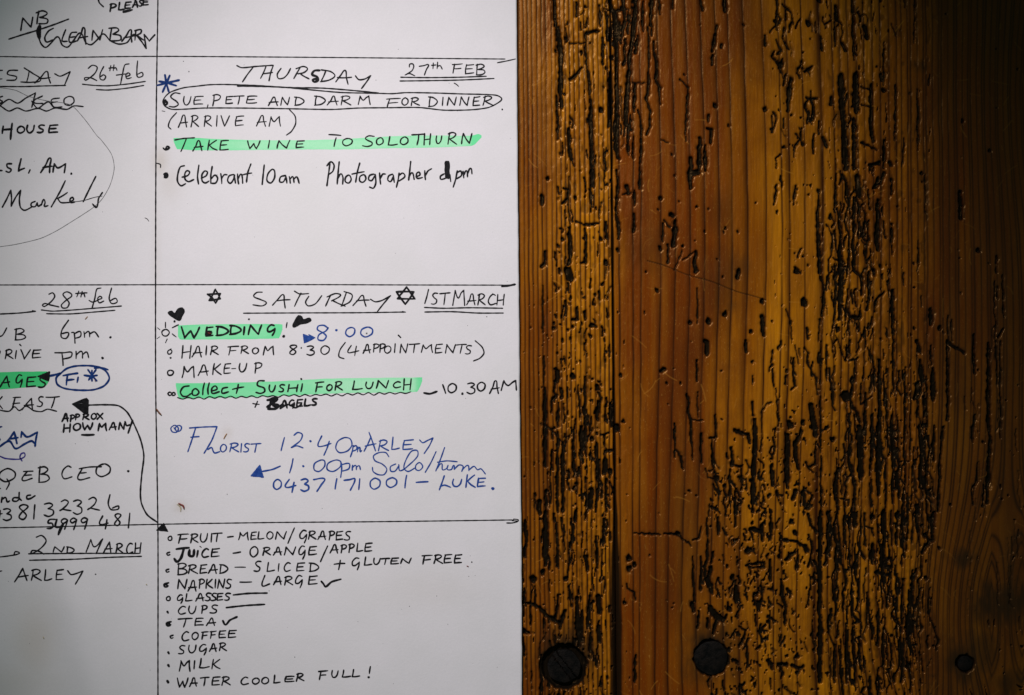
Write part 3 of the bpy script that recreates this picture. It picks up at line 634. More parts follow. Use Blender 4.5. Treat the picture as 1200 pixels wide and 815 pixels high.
G = {
 'A': [[(0,1),(.3,.5),(.58,0),(.75,.5),(.88,1)], [(.12,.66),(.98,.58)]],
 'B': [[(.14,0),(.08,.5),(.06,1)], [(0,.08),(.5,0),(.82,.18),(.55,.4),(.2,.48)], [(.2,.48),(.75,.55),(.92,.76),(.6,.96),(0,1)]],
 'C': [[(.9,.10),(.6,0),(.2,.28),(.05,.68),(.3,1),(.95,.86)]],
 'D': [[(.18,.02),(.1,.5),(.08,1)], [(0,.02),(.55,.1),(1,.5),(.62,.88),(0,1)]],
 'E': [[(.95,.02),(.15,.08)], [(.2,.06),(.08,.5),(.05,.98)], [(.05,.98),(.92,.90)], [(.1,.50),(.78,.45)]],
 'F': [[(0,.08),(1,0)], [(.24,.05),(.16,.5),(.06,1)], [(.16,.52),(.8,.46)]],
 'G': [[(.82,.06),(.5,0),(.12,.35),(.14,.7),(.45,.72),(.85,.42)], [(.88,.38),(.82,.75),(.62,1.12)]],
 'H': [[(.12,.02),(.08,.5),(0,1)], [(.98,0),(.9,.5),(.84,1)], [(.05,.56),(.92,.48)]],
 'I': [[(.7,0),(.5,.5),(.3,1)]],
 'J': [[(0,.08),(1,0)], [(.62,.02),(.55,.7),(.3,1),(0,.8)]],
 'K': [[(.18,0),(.1,.5),(.02,1)], [(.92,.02),(.15,.56)], [(.2,.53),(.55,.78),(1,1)]],
 'L': [[(.22,0),(.14,.5),(.05,.97)], [(.05,.97),(.45,.96),(1,.86)]],
 'M': [[(0,1),(.1,.5),(.17,.04)], [(.17,.04),(.3,.35),(.44,.52),(.68,.22),(.9,.02)], [(.9,.02),(.92,.5),(.98,1)]],
 'N': [[(0,1),(.08,.5),(.16,.04)], [(.16,.04),(.45,.55),(.76,.98)], [(.76,.98),(.88,.5),(1,0)]],
 'O': [[(.55,0),(.12,.28),(.08,.75),(.42,1),(.88,.7),(.92,.25),(.55,0)]],
 'P': [[(.2,.02),(.14,.5),(.04,1)], [(.02,.1),(.5,0),(.92,.16),(.75,.42),(.16,.56)]],
 'R': [[(.2,.02),(.12,.5),(0,1)], [(.04,.12),(.5,0),(.86,.16),(.6,.42),(.14,.55)], [(.2,.54),(.5,.72),(.98,.98)]],
 'S': [[(.95,.04),(.5,0),(.22,.2),(.42,.44),(.78,.62),(.72,.88),(.4,1),(0,.94)]],
 'T': [[(0,.08),(.5,.03),(1,0)], [(.54,.04),(.48,.5),(.38,1)]],
 'U': [[(.1,0),(.02,.5),(.18,.92),(.5,.96),(.82,.62),(.98,0)]],
 'V': [[(0,0),(.2,.5),(.42,1)], [(.42,1),(.7,.5),(1,0)]],
 'W': [[(0,0),(.08,.5),(.18,1)], [(.18,1),(.35,.65),(.5,.35)], [(.5,.35),(.6,.7),(.7,1)], [(.7,1),(.88,.5),(1,0)]],
 'X': [[(0,0),(.5,.5),(1,1)], [(1,0),(.5,.5),(0,1)]],
 'Y': [[(0,.08),(.2,.4),(.6,.36)], [(1,0),(.7,.5),(.4,1)]],
 'Q': [[(.55,0),(.12,.28),(.05,.7),(.42,1),(.9,.7),(.95,.3),(.55,0)]],
 'i': [[(.7,.12),(.4,1)]],
 ',': [[(.8,0),(.2,1)]],
 '-': [[(0,.52),(1,.48)]],
 '0': [[(.5,0),(.1,.3),(.08,.75),(.42,1),(.86,.72),(.92,.25),(.5,0)]],
 '1': [[(.7,0),(.5,.5),(.3,1)]],
 '2': [[(.1,.15),(.45,0),(.72,.2),(.55,.55),(.02,.95)], [(.02,.95),(.25,.84),(.6,.92),(1,1)]],
 '3': [[(.05,.08),(.5,0),(.82,.15),(.4,.42)], [(.4,.42),(.85,.55),(.85,.85),(.4,1),(0,.88)]],
 '4': [[(.4,0),(.08,.62),(1,.55)], [(.85,.3),(.68,1)]],
 '5': [[(1,.02),(.3,.08),(.15,.42),(.6,.45),(.75,.75),(.4,.98),(0,.98)]],
 '8': [[(.95,.12),(.5,0),(.15,.16),(.45,.42),(.8,.72),(.5,1),(.1,.86),(.35,.55),(.95,.12)]],
 '9': [[(.9,.15),(.5,0),(.1,.22),(.3,.42),(.85,.2)], [(.92,.1),(.75,.55),(.55,1)]],
}
def word(ink, tile, spec, a0, b0, a1=None, b1=None, w=1.35):
    """spec 'F148-212 R222-268:105-175'; a0,b0 top and bottom at the left end, a1,b1 at the right end (tile units)"""
    a1 = a0 if a1 is None else a1; b1 = b0 if b1 is None else b1
    toks = spec.split(); xs = []
    for t in toks:
        body = t[1:]; yr = None
        if ':' in body: body, yr = body.split(':')
        if body.startswith('-') and t[0] != '-': body = body
        xa, xb = body.split('-'); xs.append((t[0], float(xa), float(xb), yr))
    X0, X1 = xs[0][1], xs[-1][2]
    for ch, xa, xb, yr in xs:
        f = ((xa + xb) / 2 - X0) / max(1, X1 - X0); ya, yb = a0 + (a1 - a0) * f, b0 + (b1 - b0) * f
        if yr: ya, yb = map(float, yr.split('-'))
        ya += random.uniform(-1.2, 1.2); yb += random.uniform(-1.2, 1.2)
        for st in G[ch]:
            ink.line([tp(tile, xa + (xb - xa) * (u + random.uniform(-.025, .025)), ya + (yb - ya) * (v + random.uniform(-.02, .02))) for u, v in st], w * random.uniform(.93, 1.07))
def strokes(ink, tile, text, w=1.35):
    for s in text.strip().split(';'):
        s = s.strip()
        if not s: continue
        ww = w
        if ':' in s: k, s = s.split(':'); ww = float(k)
        ink.line([tp(tile, *map(float, p.split(','))) for p in s.split()], ww)
def make(name, mat, label, *items):
    ink = Ink()
    for it in items:
        k = it[0]
        if k == 'w': word(ink, *it[1:])
        elif k == 's': strokes(ink, *it[1:])
        elif k == 'd': ink.dot(*tp(it[1], it[2], it[3]), it[4])
        elif k == 'f': ink.fill([tp(it[1], *map(float, p.split(','))) for p in it[2].split()], *it[3:])
        elif k == 'p': ink.line(it[1], it[2])
        elif k == 'b': ink.band([tp(it[1], *map(float, p.split(','))) for p in it[2].split()], [tp(it[1], *map(float, p.split(','))) for p in it[3].split()], *it[4:])
    return ink.build(name, mat, label)
HW = 'handwritten_text'
# ruled lines
make('ruled_line', BLACK, None, ('p', [(186.4,-200),(186,0),(185,67),(184,150),(183.4,280),(183.3,400),(183.6,470),(184.8,540),(186,630),(186,822),(186,1000)], 1.25))
make('ruled_line', BLACK, None, ('p', [(-400,66),(0,67.5),(70,68.5),(140,67.5),(186,67.2),(300,67.8),(420,68.8),(500,69.5),(592,70.3)], 1.05), ('p', [(583,74.6),(594,72.5),(604,70.2)], 1.1))
make('ruled_line', BLACK, None, ('p', [(-400,334.8),(0,334.4),(100,334.3),(240,334.0),(380,334.0),(500,334.4),(602,334.6)], 1.05), ('p', [(588,336.2),(596,335.2),(604,333.6)], 1.9))
make('ruled_line', BLACK, None, ('p', [(-400,624),(0,618.2),(60,617.0),(130,615.4),(186,614.2),(240,613.2),(330,612),(420,611.4),(520,610.2),(602,609.0)], 1.1), ('p', [(594,612.6),(601,612.4),(607.5,609.4),(602,608)], 1.2), ('p', [(600,610),(607,610)], 1.0))
# --- Thursday box
make('heading', BLACK, None,
 ('s','T1',"492,90 520,102 600,95 700,88; 588,98 555,140 525,185; 662,95 648,130 630,165; 705,88 690,130 680,178; 645,138 700,130; 750,106 728,140 735,165 765,162 788,140 806,106; 862,100 845,130 825,165; 838,108 880,95 905,108 885,130 850,138; 862,136 880,150 915,168; 1012,120 1000,150 985,180; 985,115 1040,125 1065,150 1030,175 980,184; 1070,185 1100,145 1125,118 1132,160 1142,200; 1080,160 1162,158; 1185,150 1205,172 1240,168 1275,148; 1275,148 1250,185 1220,225",1.35),
 ('s','T1',"2.2:975,118 945,120 932,142 960,155 966,175 945,185 934,174 958,166"))
make('date', BLACK, None, ('s','T1',"1500,98 1502,82 1520,80 1526,95 1515,120 1475,145; 1475,145 1500,136 1532,150; 1558,94 1585,90 1612,85 1600,112 1588,145; 1640,75 1638,108; 1630,88 1655,86; 1665,70 1662,108; 1664,95 1680,90 1692,110",1.2),
 ('w','T1',"F1750-1812 E1825-1880 B1890-1948",78,132,84,146,1.25))
make('underline', BLACK, None, ('s','T1',"1450,158 1600,160 1780,158 1950,152; 1445,180 1600,178 1800,174 1995,165",1.2))
make('underline', BLACK, None, ('s','T1',"495,210 650,212 800,218 1000,222 1200,238 1320,250; 1.0:800,220 950,235 1100,246",1.3))
make('ink_loop', BLACK, None, ('s','T1',"1100,247 950,234 800,219 600,206 420,200 330,202 260,210 180,220 105,245 75,270 60,300 70,325 110,345 180,345 300,338 500,338 800,342 1050,346 1200,338 1380,336 1560,335 1700,350 1860,348 1960,335 2010,312 2040,285 2015,265 1960,259 1800,255 1650,250 1480,248 1400,254 1320,252 1100,247",1.2))
make(HW, BLACK, None, ('s','T1',"160,254 128,250 106,272 140,300 150,318 125,332 95,328"), ('w','T1',"U180-225 E238-297 ,315-325:318-340 P350-400:258-325 E425-470 T475-535:265-318 E545-612",270,322,268,308,1.25),
 ('w','T1',"A675-735 N750-800 D830-885",274,322,272,322,1.25), ('w','T1',"D945-1010 A1020-1085 R1100-1160 M1200-1272",268,322,266,318,1.25),
 ('w','T1',"F1365-1450:282-335 O1455-1495 R1510-1560 D1612-1665:270-330 I1690-1700 N1722-1775 N1795-1850 E1870-1915 R1930-1990",280,322,268,324,1.25), ('d','T1',2043,346,1.1))
make('bullet_point', BLACK, None, ('s','T1',"75,292 65,305 72,320 85,312 80,298 70,310",2.0))
make(HW, BLACK, None, ('s','T1',"140,365 105,405 92,445 108,462; 800,348 832,385 835,430 810,475 780,497",1.2), ('w','T1',"A150-205 R225-270 R300-345 I370-380 V400-450 E480-535",378,450,384,442,1.2), ('w','T1',"A605-665 M680-748",380,445,388,445,1.2))
make('highlighter_stroke', LOADED, None, ('b','T1',"122,514 250,512 400,520 600,526 900,526 1100,520 1300,508 1500,499 1700,498 1860,500 1905,488 1925,500","122,530 140,578 250,585 500,585 800,580 1100,580 1400,573 1600,570 1860,560 1880,552 1925,506",[(204,1),(232,.75),(300,.15),(540,0),(551,.3),(554,1.1),(565,1.1)]))
make(HW, BLACK, None, ('s','T1',"130,525 180,516 245,512; 196,520 180,560 165,592; 1030,493 1100,498; 1072,512 1060,562",1.35), ('w','T1',"A235-295 K320-378 E392-445",528,588,526,584), ('w','T1',"W555-628 I668-690 N725-800 E835-888",528,576,528,570),
 ('w','T1',"O1105-1170:515-558 S1225-1300:500-562 O1305-1350:510-555 L1375-1430:505-555 O1445-1495:508-552 T1515-1590:490-555 H1585-1625:488-552 U1655-1690:502-545 R1725-1780:480-552 N1805-1865:485-545",500,560))
make('bullet_point', BLACK, None, ('s','T1',"62,572 75,582 98,570 85,562 78,575",1.9))
make(HW, BLACK, 'thicker rounded handwriting', ('s','T1',"""185,675 162,682 148,720 145,765 165,792 192,780; 172,742 205,732 216,712 200,704 188,722 190,755 210,768 240,756; 270,672 262,740 268,782;
 284,748 312,734 320,712 304,706 288,728 290,765 308,776 330,764; 348,680 340,730 340,778; 342,752 364,730 380,748 368,776 342,778; 398,722 404,780; 402,752 418,728 434,728;
 474,726 448,734 438,762 454,778 474,752 478,730; 476,735 484,776; 496,724 502,780; 500,750 516,724 524,745 526,778; 574,665 556,715 548,772; 528,728 578,718;
 652,670 646,725 640,784; 700,695 674,722 668,762 690,776 712,745 712,705 700,695; 776,732 748,740 742,768 762,770 778,742; 778,738 784,776; 798,738 804,776; 804,752 818,738 826,774; 826,752 842,740 856,778""",1.55))
make(HW, BLACK, 'thicker rounded handwriting', ('s','T1',"""1036,660 1028,720 1018,792; 1018,675 1042,652 1060,672 1052,708 1028,726; 1090,652 1084,710 1078,782; 1082,750 1100,722 1112,745 1110,782; 1148,730 1128,742 1126,768 1146,776 1160,755 1148,730;
 1210,660 1196,712 1186,772; 1165,724 1236,710; 1236,728 1212,738 1210,764 1228,772 1246,752 1236,728; 1292,724 1268,732 1262,756 1280,762 1298,732; 1300,726 1304,775 1290,806 1268,800;
 1326,718 1332,782; 1330,750 1345,724 1362,724; 1402,724 1380,734 1374,758 1390,768 1406,738; 1406,730 1412,772; 1440,718 1434,760 1424,802; 1438,732 1462,718 1474,738 1440,764;
 1508,650 1502,705 1496,758; 1498,742 1516,716 1528,754; 1538,740 1562,728 1556,712 1542,722 1546,748 1576,744; 1590,704 1594,756; 1594,732 1608,706 1630,692""",1.55))
make(HW, BLACK, 'thicker rounded handwriting with a blotted first figure', ('s','T1',"""3.4:1716,656 1716,700 1718,742; 3.2:1726,654 1726,700 1728,745; 1704,722 1682,736 1684,754 1712,748; 1738,728 1742,768; 1780,704 1770,756 1756,800; 1776,718 1800,706 1804,732 1774,752; 1814,708 1818,746; 1818,728 1834,704 1840,740; 1840,722 1858,690 1866,722""",1.5))
make('bullet_point', BLACK, None, ('s','T1',"68,725 82,722 84,740 70,742 76,732",2.6))
make('asterisk', NAVY, 'dark blue eight-armed asterisk', ('s','T1',"28,205 90,190 155,175; 72,145 80,190 95,245; 100,148 80,195 58,245; 38,182 80,190 140,208; 3.0:76,188 86,194",2.0))
for t_ in ("22,660 45,668 46,686", "0.8:55,355 72,358", "1762,192 1776,200 1788,211"): make('ink_mark', BLACK, None, ('s','T1',t_,1.1))
# --- Saturday box
make('star', BLACK, None, ('s','T3',"366,98 350,130 330,162; 330,162 395,152; 395,152 366,98; 320,126 396,122; 396,122 368,178; 368,178 345,145 320,126",1.75))
make('heading', BLACK, None, ('s','T3',"""640,114 608,116 590,138 632,158 664,176 640,194 585,188; 700,190 732,155 762,128 768,165 774,208; 725,165 802,158; 828,108 858,124 912,122; 866,120 845,160 828,198; 912,138 893,172 908,194 950,182 988,134;
 1040,130 1026,160 1010,195; 1018,142 1068,122 1098,132 1045,165; 1050,162 1085,180 1125,196; 1130,120 1118,155 1105,192; 1118,110 1165,130 1152,170 1100,196; 1170,192 1198,162 1226,132 1236,165 1246,196; 1190,165 1264,160; 1272,155 1300,170 1340,162 1390,134; 1390,134 1350,180 1312,228""",1.3))
make('underline', BLACK, None, ('s','T3',"530,237 700,236 900,235 1200,234 1475,230; 1460,227 1478,231",1.2))
make('star', BLACK, None, ('s','T3',"1484,84 1455,120 1430,152; 1430,152 1532,153; 1532,153 1484,84; 1424,112 1526,112; 1526,112 1476,184; 1476,184 1424,112",1.8))
make('date', BLACK, None, ('s','T3',"1612,98 1602,140 1590,180",1.3), ('w','T3',"S1628-1668 T1678-1738:118-186 M1755-1825:100-192 A1835-1890 R1900-1945 C1960-2008 H2012-2055",120,186,128,190,1.3))
make('underline', BLACK, None, ('s','T3',"1588,203 1700,208 1850,205 2045,208; 1590,230 1750,228 1900,236 2050,236",1.25))
make('heart', BLACK, None, ('f','T3',"90,235 112,224 128,238 148,212 172,205 186,225 172,255 158,280 120,262",1.4,.8,INK_Z,True))
make('heart', BLACK, None, ('f','T3',"820,318 832,278 852,250 872,258 880,274 914,264 926,278 902,294 862,302",1.4,.8,INK_Z,True))
make('bullet_point', BLACK, 'small circle with rays around it', ('s','T3',"72,332 54,345 60,366 82,370 98,350 86,334 72,332; 75,290 75,322; 115,322 150,305; 115,358 138,376; 85,388 75,410; .8:28,322 42,334; .8:25,386 42,374; 2.0:128,285",1.3))
make('highlighter_stroke', LOADED, None, ('b','T3',"148,308 300,302 500,300 740,300 762,304","148,372 160,392 400,390 600,388 740,384 762,320",[(209,.9),(240,.6),(310,.6),(322,.9),(325,1.2),(332,1.2)]))
make(HW, BLACK, None, ('w','T3',"W170-272:318-382 E308-355:318-372 D370-440:312-368 D450-515:308-362 i525-540:312-362 N560-635:305-362 G665-720:305-362",315,370,None,None,1.8), ('d','T3',562,272,1.2), ('s','T3',"785,292 780,322; 2.4:765,372; 2.6:318,356 345,352",1.4))
make('arrowhead', BLUE, None, ('f','T3',"880,360 886,410 948,380 912,362 930,378",1.5,.9))
make(HW, BLUE, None, ('s','T3',"""1022,322 1000,308 968,312 962,332 996,352 1014,372 996,396 966,390 972,362 1010,342 1026,322; 2.0:1073,336; 1160,320 1134,332 1128,358 1150,374 1176,358 1180,330 1160,320; 1258,318 1222,332 1216,358 1242,376 1280,358 1284,332 1258,318""",1.4))
make('bullet_point', BLACK, None, ('s','T3',"108,446 88,460 92,476 108,472 112,455 98,450; 1.6:105,498",1.2))
make(HW, BLACK, None, ('w','T3',"H170-225:425-500 A230-290:430-492 I308-318 R338-385",430,485,428,480,1.3), ('w','T3',"F440-500 R515-560:428-475 O580-620:440-475 M645-708",430,482,428,480,1.3),
 ('w','T3',"8795-845 3900-950:428-482 0980-1035:428-478",422,478,None,None,1.3), ('d','T3',868,440,1.0),
 ('s','T3',"1125,408 1095,450 1088,490 1118,503; 1160,425 1140,465 1172,464 1205,456; 1190,430 1180,486; 1885,398 1925,435 1936,470 1912,500 1875,516",1.25),
 ('w','T3',"A1228-1275:418-472 P1288-1325 P1325-1362 O1352-1395:428-470 I1410-1420 N1445-1490 T1500-1560 M1570-1635:420-468 E1650-1695 N1710-1770 T1775-1835 S1825-1865:425-475",415,466,418,472,1.25))
make('ink_mark', BLACK, None, ('s','T3',"1.8:1436,366 1449,379"))
make('bullet_point', BLACK, None, ('s','T3',"105,570 88,578 92,598 112,598 122,580 105,570",1.5))
make(HW, BLACK, None, ('w','T3',"M172-245:545-614 A265-325:540-602 K350-400:530-595 E415-458:530-590 -462-485:545-575 U505-550:530-582 P595-640:526-588",540,600,None,None,1.35))
make('highlighter_stroke', LOADED, None, ('b','T3',"135,646 300,646 600,640 800,632 1000,620 1200,616 1400,614 1580,612","135,660 150,738 400,732 600,726 800,718 1100,704 1300,702 1480,700 1545,697 1560,675 1580,620",[(207,.95),(300,.7),(350,.5),(400,.05),(485,0),(490,.8),(496,1)]))
make(HW, BLACK, None, ('s','T3',"""212,662 180,668 162,698 176,722 200,722 225,706; 250,678 232,692 234,714 256,716 270,698 250,678; 302,645 294,680 292,714; 330,645 322,680 324,712; 345,692 376,680 366,662 346,676 348,705 388,696;
 438,670 408,678 406,704 444,696; 500,654 488,706; 466,682 532,668; 652,632 618,634 612,658 650,674 654,694 630,706 604,700; 874,650 866,694; 1.8:868,622""",1.6),
 ('w','T3',"U680-718 S735-772 H790-850",658,698,652,695,1.5), ('w','T3',"F950-1000:640-698 O1015-1050:655-690 R1065-1110:635-688",640,690,None,None,1.45), ('w','T3',"L1165-1225:632-684 U1245-1290:640-678 N1308-1380:628-675 C1405-1450:636-672 H1465-1512:620-686",640,684,None,None,1.45))
wave = []
for i in range(0, 45):
    x = 145 + i * 31; y = 735 - 33 * (i / 44.0) + (8 if i % 2 else -6) * random.uniform(.4, 1.1)
    wave.append('%d,%d' % (x, y))
make('underline', BLACK, 'wavy underline', ('s','T3',' '.join(wave),1.1))
make('bullet_point', BLACK, None, ('s','T3',"88,708 100,698 112,710 98,718 90,708; 112,708 124,700 132,712 118,718 112,708",1.5))
make(HW, BLACK, None, ('s','T3',"1.9:1585,703 1620,708 1662,694; 1695,655 1704,680 1712,705; 2.2:1810,708",1.45), ('w','T3',"01722-1778:648-702 31838-1888:645-706 01895-1945:640-694 A1970-2028:630-706 M2035-2130:628-688",640,700,None,None,1.45))
make(HW, BLACK, 'heavier overwritten lettering', ('s','T3',"585,765 622,770; 612,752 598,786; 2.4:670,745 720,742 700,765 735,775 715,795 675,796; 2.0:690,745 685,790; 2.2:668,785 700,760 690,740 728,735 700,772 740,780 760,770; 1.6:745,795 790,770 835,790 870,768",1.3), ('w','T3',"A745-790 G795-832 E840-878 L885-922 S925-962",748,795,735,772,1.8))
# --- florist note in blue
make('bullet_point', BLUE, None, ('s','T5',"125,142 106,158 114,180 140,182 150,160 136,144 125,142; 150,142 132,158 142,178 162,172 168,152 150,142; 124,156 132,170",1.2))
make(HW, BLUE, None, ('s','T5',"215,158 300,152 376,150; 250,160 228,230 205,298; 222,212 270,208; 376,150 345,230 300,306; 322,284 344,272 352,290 362,304 392,296",1.35), ('w','T5',"O394-432:252-298 R450-505:246-298 I512-522 S530-568 T575-634:248-300",250,298,None,None,1.3))
make(HW, BLUE, None, ('s','T5',"""770,213 760,250 750,291; 826,200 848,184 874,196 862,232 810,272; 810,272 842,262 878,274; 1.9:922,235; 988,204 966,262 1002,262 1042,248; 1032,235 1018,278 1000,318; 1122,214 1082,236 1070,276 1092,302 1138,292 1164,258 1154,222 1122,214;
 1172,260 1166,295 1155,328; 1170,268 1190,262 1190,284 1165,294; 1200,268 1196,298; 1200,280 1210,270 1213,298 1222,288""",1.3),
 ('s','T5',"1235,294 1258,250 1276,208; 1264,183 1285,240 1302,292; 1242,264 1306,250; 1560,228 1578,244 1604,232 1638,216; 1638,216 1618,260 1586,308",1.3), ('w','T5',"R1320-1378:228-292 L1395-1442:212-284 E1460-1526:226-284",228,290,None,None,1.3))
make('arrow', BLUE, None, ('s','T5',"640,412 700,400 745,381",1.6), ('f','T5',"626,376 575,438 646,446",1.6,1.1))
make(HW, BLUE, None, ('s','T5',"""820,338 812,380 800,420; 1.9:880,381; 984,345 946,366 944,402 972,412 1004,382 1004,350 984,345; 1070,345 1024,366 1020,400 1054,412 1096,384 1098,354 1070,345; 1104,366 1104,405 1098,448; 1104,372 1148,366 1146,396 1108,410; 1168,376 1166,404; 1168,388 1186,376 1190,402; 1190,388 1206,378 1214,402""",1.3),
 ('s','T5',"""1380,326 1362,302 1322,302 1290,322 1300,350 1340,368 1368,398 1352,430 1316,430 1288,412 1284,388; 1420,368 1390,384 1392,410 1416,410 1438,380; 1438,372 1446,408 1500,372 1548,322 1546,290 1512,294 1480,345 1468,392 1492,412 1532,392;
 1560,360 1538,376 1538,400 1558,406 1578,384 1560,360; 1656,296 1626,360 1592,418; 1706,272 1684,335 1654,410; 1664,358 1720,350 1780,355; 1660,396 1688,366 1694,402 1718,394 1726,376; 1726,376 1722,400 1746,400 1760,376 1762,400; 1762,400 1790,374 1814,382 1806,412; 1810,402 1842,376 1848,408; 1850,402 1878,382 1898,402 1918,396 1944,426""",1.2))
make(HW, BLUE, None, ('w','T5',"0702-755:460-516 3865-918:455-528",460,520,None,None,1.55), ('s','T5',"""798,458 776,502 836,494; 826,476 814,534; 940,460 1004,455 985,490 960,528; 1076,455 1066,514; 1118,464 1150,460 1182,456 1155,522; 1210,455 1204,518; 1484,435 1474,508; 1540,476 1608,472; 1704,438 1690,480 1675,520; 1680,500 1706,492 1742,505; 2.6:1988,512""",1.55),
 ('w','T5',"01268-1332:450-516 01360-1432:448-506 U1752-1808:458-502 K1830-1885:432-504 E1895-1948:450-502",450,510,None,None,1.5))
# --- shopping list
for y, kind in ((153,0),(243,1),(342,1),(425,2),(505,0),(585,3),(652,2),(728,1),(822,3),(897,3),(990,3)):
    x = {153:100,243:90,342:85,425:80,505:90,585:88,652:95,728:110,822:93,897:93,990:88}[y]
    sh = ["%d,%d %d,%d %d,%d %d,%d %d,%d" % (x+8,y-12,x-10,y-4,x-6,y+11,x+10,y+9,x+8,y-12),
          "%d,%d %d,%d %d,%d %d,%d" % (x+9,y-9,x-8,y-2,x-2,y+9,x+10,y+5),
          "%d,%d %d,%d %d,%d %d,%d %d,%d" % (x+12,y-12,x-14,y-2,x-8,y+12,x+10,y+6,x-4,y),
          "%d,%d %d,%d" % (x-2,y-3,x+2,y+4)][kind]
    make('bullet_point', BLACK, None, ('s','T7',sh,(1.35,1.6,1.9,3.0)[kind]))
W = 1.45
make(HW, BLACK, None, ('w','T7',"F148-212 R222-268 U278-322 I338-348 T350-405",128,184,122,172,W), ('s','T7',"438,146 470,142",1.5), ('w','T7',"M502-560 E572-608 L612-650 O665-705 N718-780",116,162,112,156,1.3), ('s','T7',"828,92 808,138 790,182",1.3), ('w','T7',"G855-905:104-174 R910-955 A965-1015 P1030-1065 E1070-1112 S1120-1158",108,158,112,164,W))
make(HW, BLACK, 'heavier overwritten first word', ('s','T7',"2.0:138,216 212,208; 2.4:182,212 165,268 142,290 126,272; 2.6:215,222 214,252 236,256 242,220; 2.0:264,226 258,262; 1.2:276,200 284,206"), ('w','T7',"C285-330 E340-392",216,264,210,260,1.7), ('s','T7',"470,240 512,233",1.6),
 ('w','T7',"O565-618:200-262 R645-690 A705-755 N770-835 G850-895:198-264 E910-960:198-250",205,252,202,250,W), ('s','T7',"1022,198 1000,245 980,290",1.4), ('w','T7',"A1035-1085:188-240 P1100-1135:190-238 P1145-1180:185-235 L1190-1230 E1238-1285",184,234,180,230,W))
make(HW, BLACK, None, ('w','T7',"B145-205:298-364 R208-262 E275-318 A325-378 D390-438",306,362,306,356,W), ('s','T7',"480,322 542,322",1.2), ('w','T7',"S592-635:288-348 L665-712 i728-742 C765-808 E838-890 D915-970",292,346,298,346,W),
 ('s','T7',"1060,305 1122,300; 1096,282 1086,336",1.5), ('w','T7',"G1160-1215:268-330 L1235-1280:262-312 U1290-1330 T1335-1385 E1390-1440 N1450-1512",270,312,268,300,W), ('w','T7',"F1575-1635:252-305 R1645-1695 E1702-1750 E1762-1808",248,300,248,298,W), ('d','T7',1865,292,.9))
make(HW, BLACK, None, ('w','T7',"N145-200:392-448 A205-258:400-462 P270-305 K310-350 I362-370 N380-420 S425-462",392,446,392,444,W), ('s','T7',"510,409 578,408",1.6), ('s','T7',"655,370 640,430 682,420",1.5), ('w','T7',"A705-755 R770-820 G830-880:372-434 E908-965",376,426,372,422,W))
make('tick', BLACK, None, ('s','T7',"985,405 998,420 1010,436 1045,408 1100,392",1.9))
make(HW, BLACK, None, ('w','T7',"G140-180:482-528 L190-230 A250-300 S305-342 S340-375 E375-412 S418-455",476,520,474,516,W), ('s','T7',"1.4:345,485 370,510 350,515"))
make('dash', BLACK, None, ('s','T7',"470,484 560,475 668,473",1.7))
make(HW, BLACK, None, ('w','T7',"C148-195 U210-255 P285-320 S335-382",552,598,542,590,W))
make('dash', BLACK, None, ('s','T7',"430,558 540,546 655,539",1.7))
make(HW, BLACK, None, ('w','T7',"T150-230:622-672 E245-298 A315-368",624,664,616,662,W))
make('tick', BLACK, None, ('s','T7',"410,635 425,658 450,632 492,612",2.0))
make(HW, BLACK, None, ('w','T7',"C168-215:698-752 O228-268 F285-325 F335-372 E385-430 E440-490",706,750,688,732,W))
make(HW, BLACK, None, ('w','T9',"S150-190 U210-255 G270-320:496-552 A330-375 R390-432",508,554,486,534,W))
make(HW, BLACK, None, ('w','T9',"M155-220:590-656 I238-248:595-642 L270-332:580-636 K345-395:585-640",590,645,None,None,1.5))
make(HW, BLACK, None, ('w','T9',"W145-205 A215-260 T278-330 E345-395 R405-455",696,748,684,734,W), ('w','T9',"C515-560 O580-625:694-730 O635-680:692-728 L705-745 E770-830:684-716 R840-885:668-712",690,736,668,714,W), ('w','T9',"F970-1022:652-705 U1045-1085 L1105-1155 L1165-1210",655,696,646,688,W), ('s','T9',"1272,628 1266,668; 1.9:1262,690",1.5))
# --- left column
make(HW, BLACK, 'heavy small lettering', ('w','L1',"P650-690 L698-735 E737-775 A782-815 S818-842 E842-876",32,78,0,34,1.7), ('s','L1',"2.6:730,76 780,64; 580,-10 588,22 612,46; 690,-8 692,6; 3.0:785,-6 798,4; 860,-10 868,0",1.5))
make(HW, BLACK, None, ('s','L1',"130,185 136,145 142,112; 142,112 166,140 190,166; 190,166 200,108; 236,72 228,110 224,146; 220,82 256,70 284,84 262,102 240,108; 240,108 286,120 282,142 236,146; 4.0:240,162 234,190 238,228",1.5))
make('underline', BLACK, None, ('s','L1',"60,236 140,210 220,186 320,152 410,118",1.5))
make(HW, BLACK, None, ('s','L1',"""320,172 292,188 270,226 280,252 318,240; 392,180 378,215 372,246 402,248; 456,195 424,200 414,252 456,246; 420,225 450,220; 460,246 482,205 498,168 504,215 510,266; 474,228 520,220; 545,242 548,212 552,184; 552,184 572,212 592,240; 592,240 608,180;
 660,175 654,210 650,244; 644,172 690,170 702,184 668,206; 668,206 712,216 712,240 650,246; 720,248 748,212 772,180 774,215 778,254; 732,228 792,216; 802,184 796,242; 796,186 832,180 830,200 804,212; 808,212 850,242; 862,290 856,250 850,208; 850,208 880,246; 880,246 912,210""",1.55))
make('underline', BLACK, 'wavy line through and under the letters', ('s','L1',"234,225 250,265 275,284 310,255 346,222 372,270 404,282 440,240 478,200 510,256 540,268 575,240 612,205 650,242 700,264 750,255 790,208 828,240 862,290",1.45))
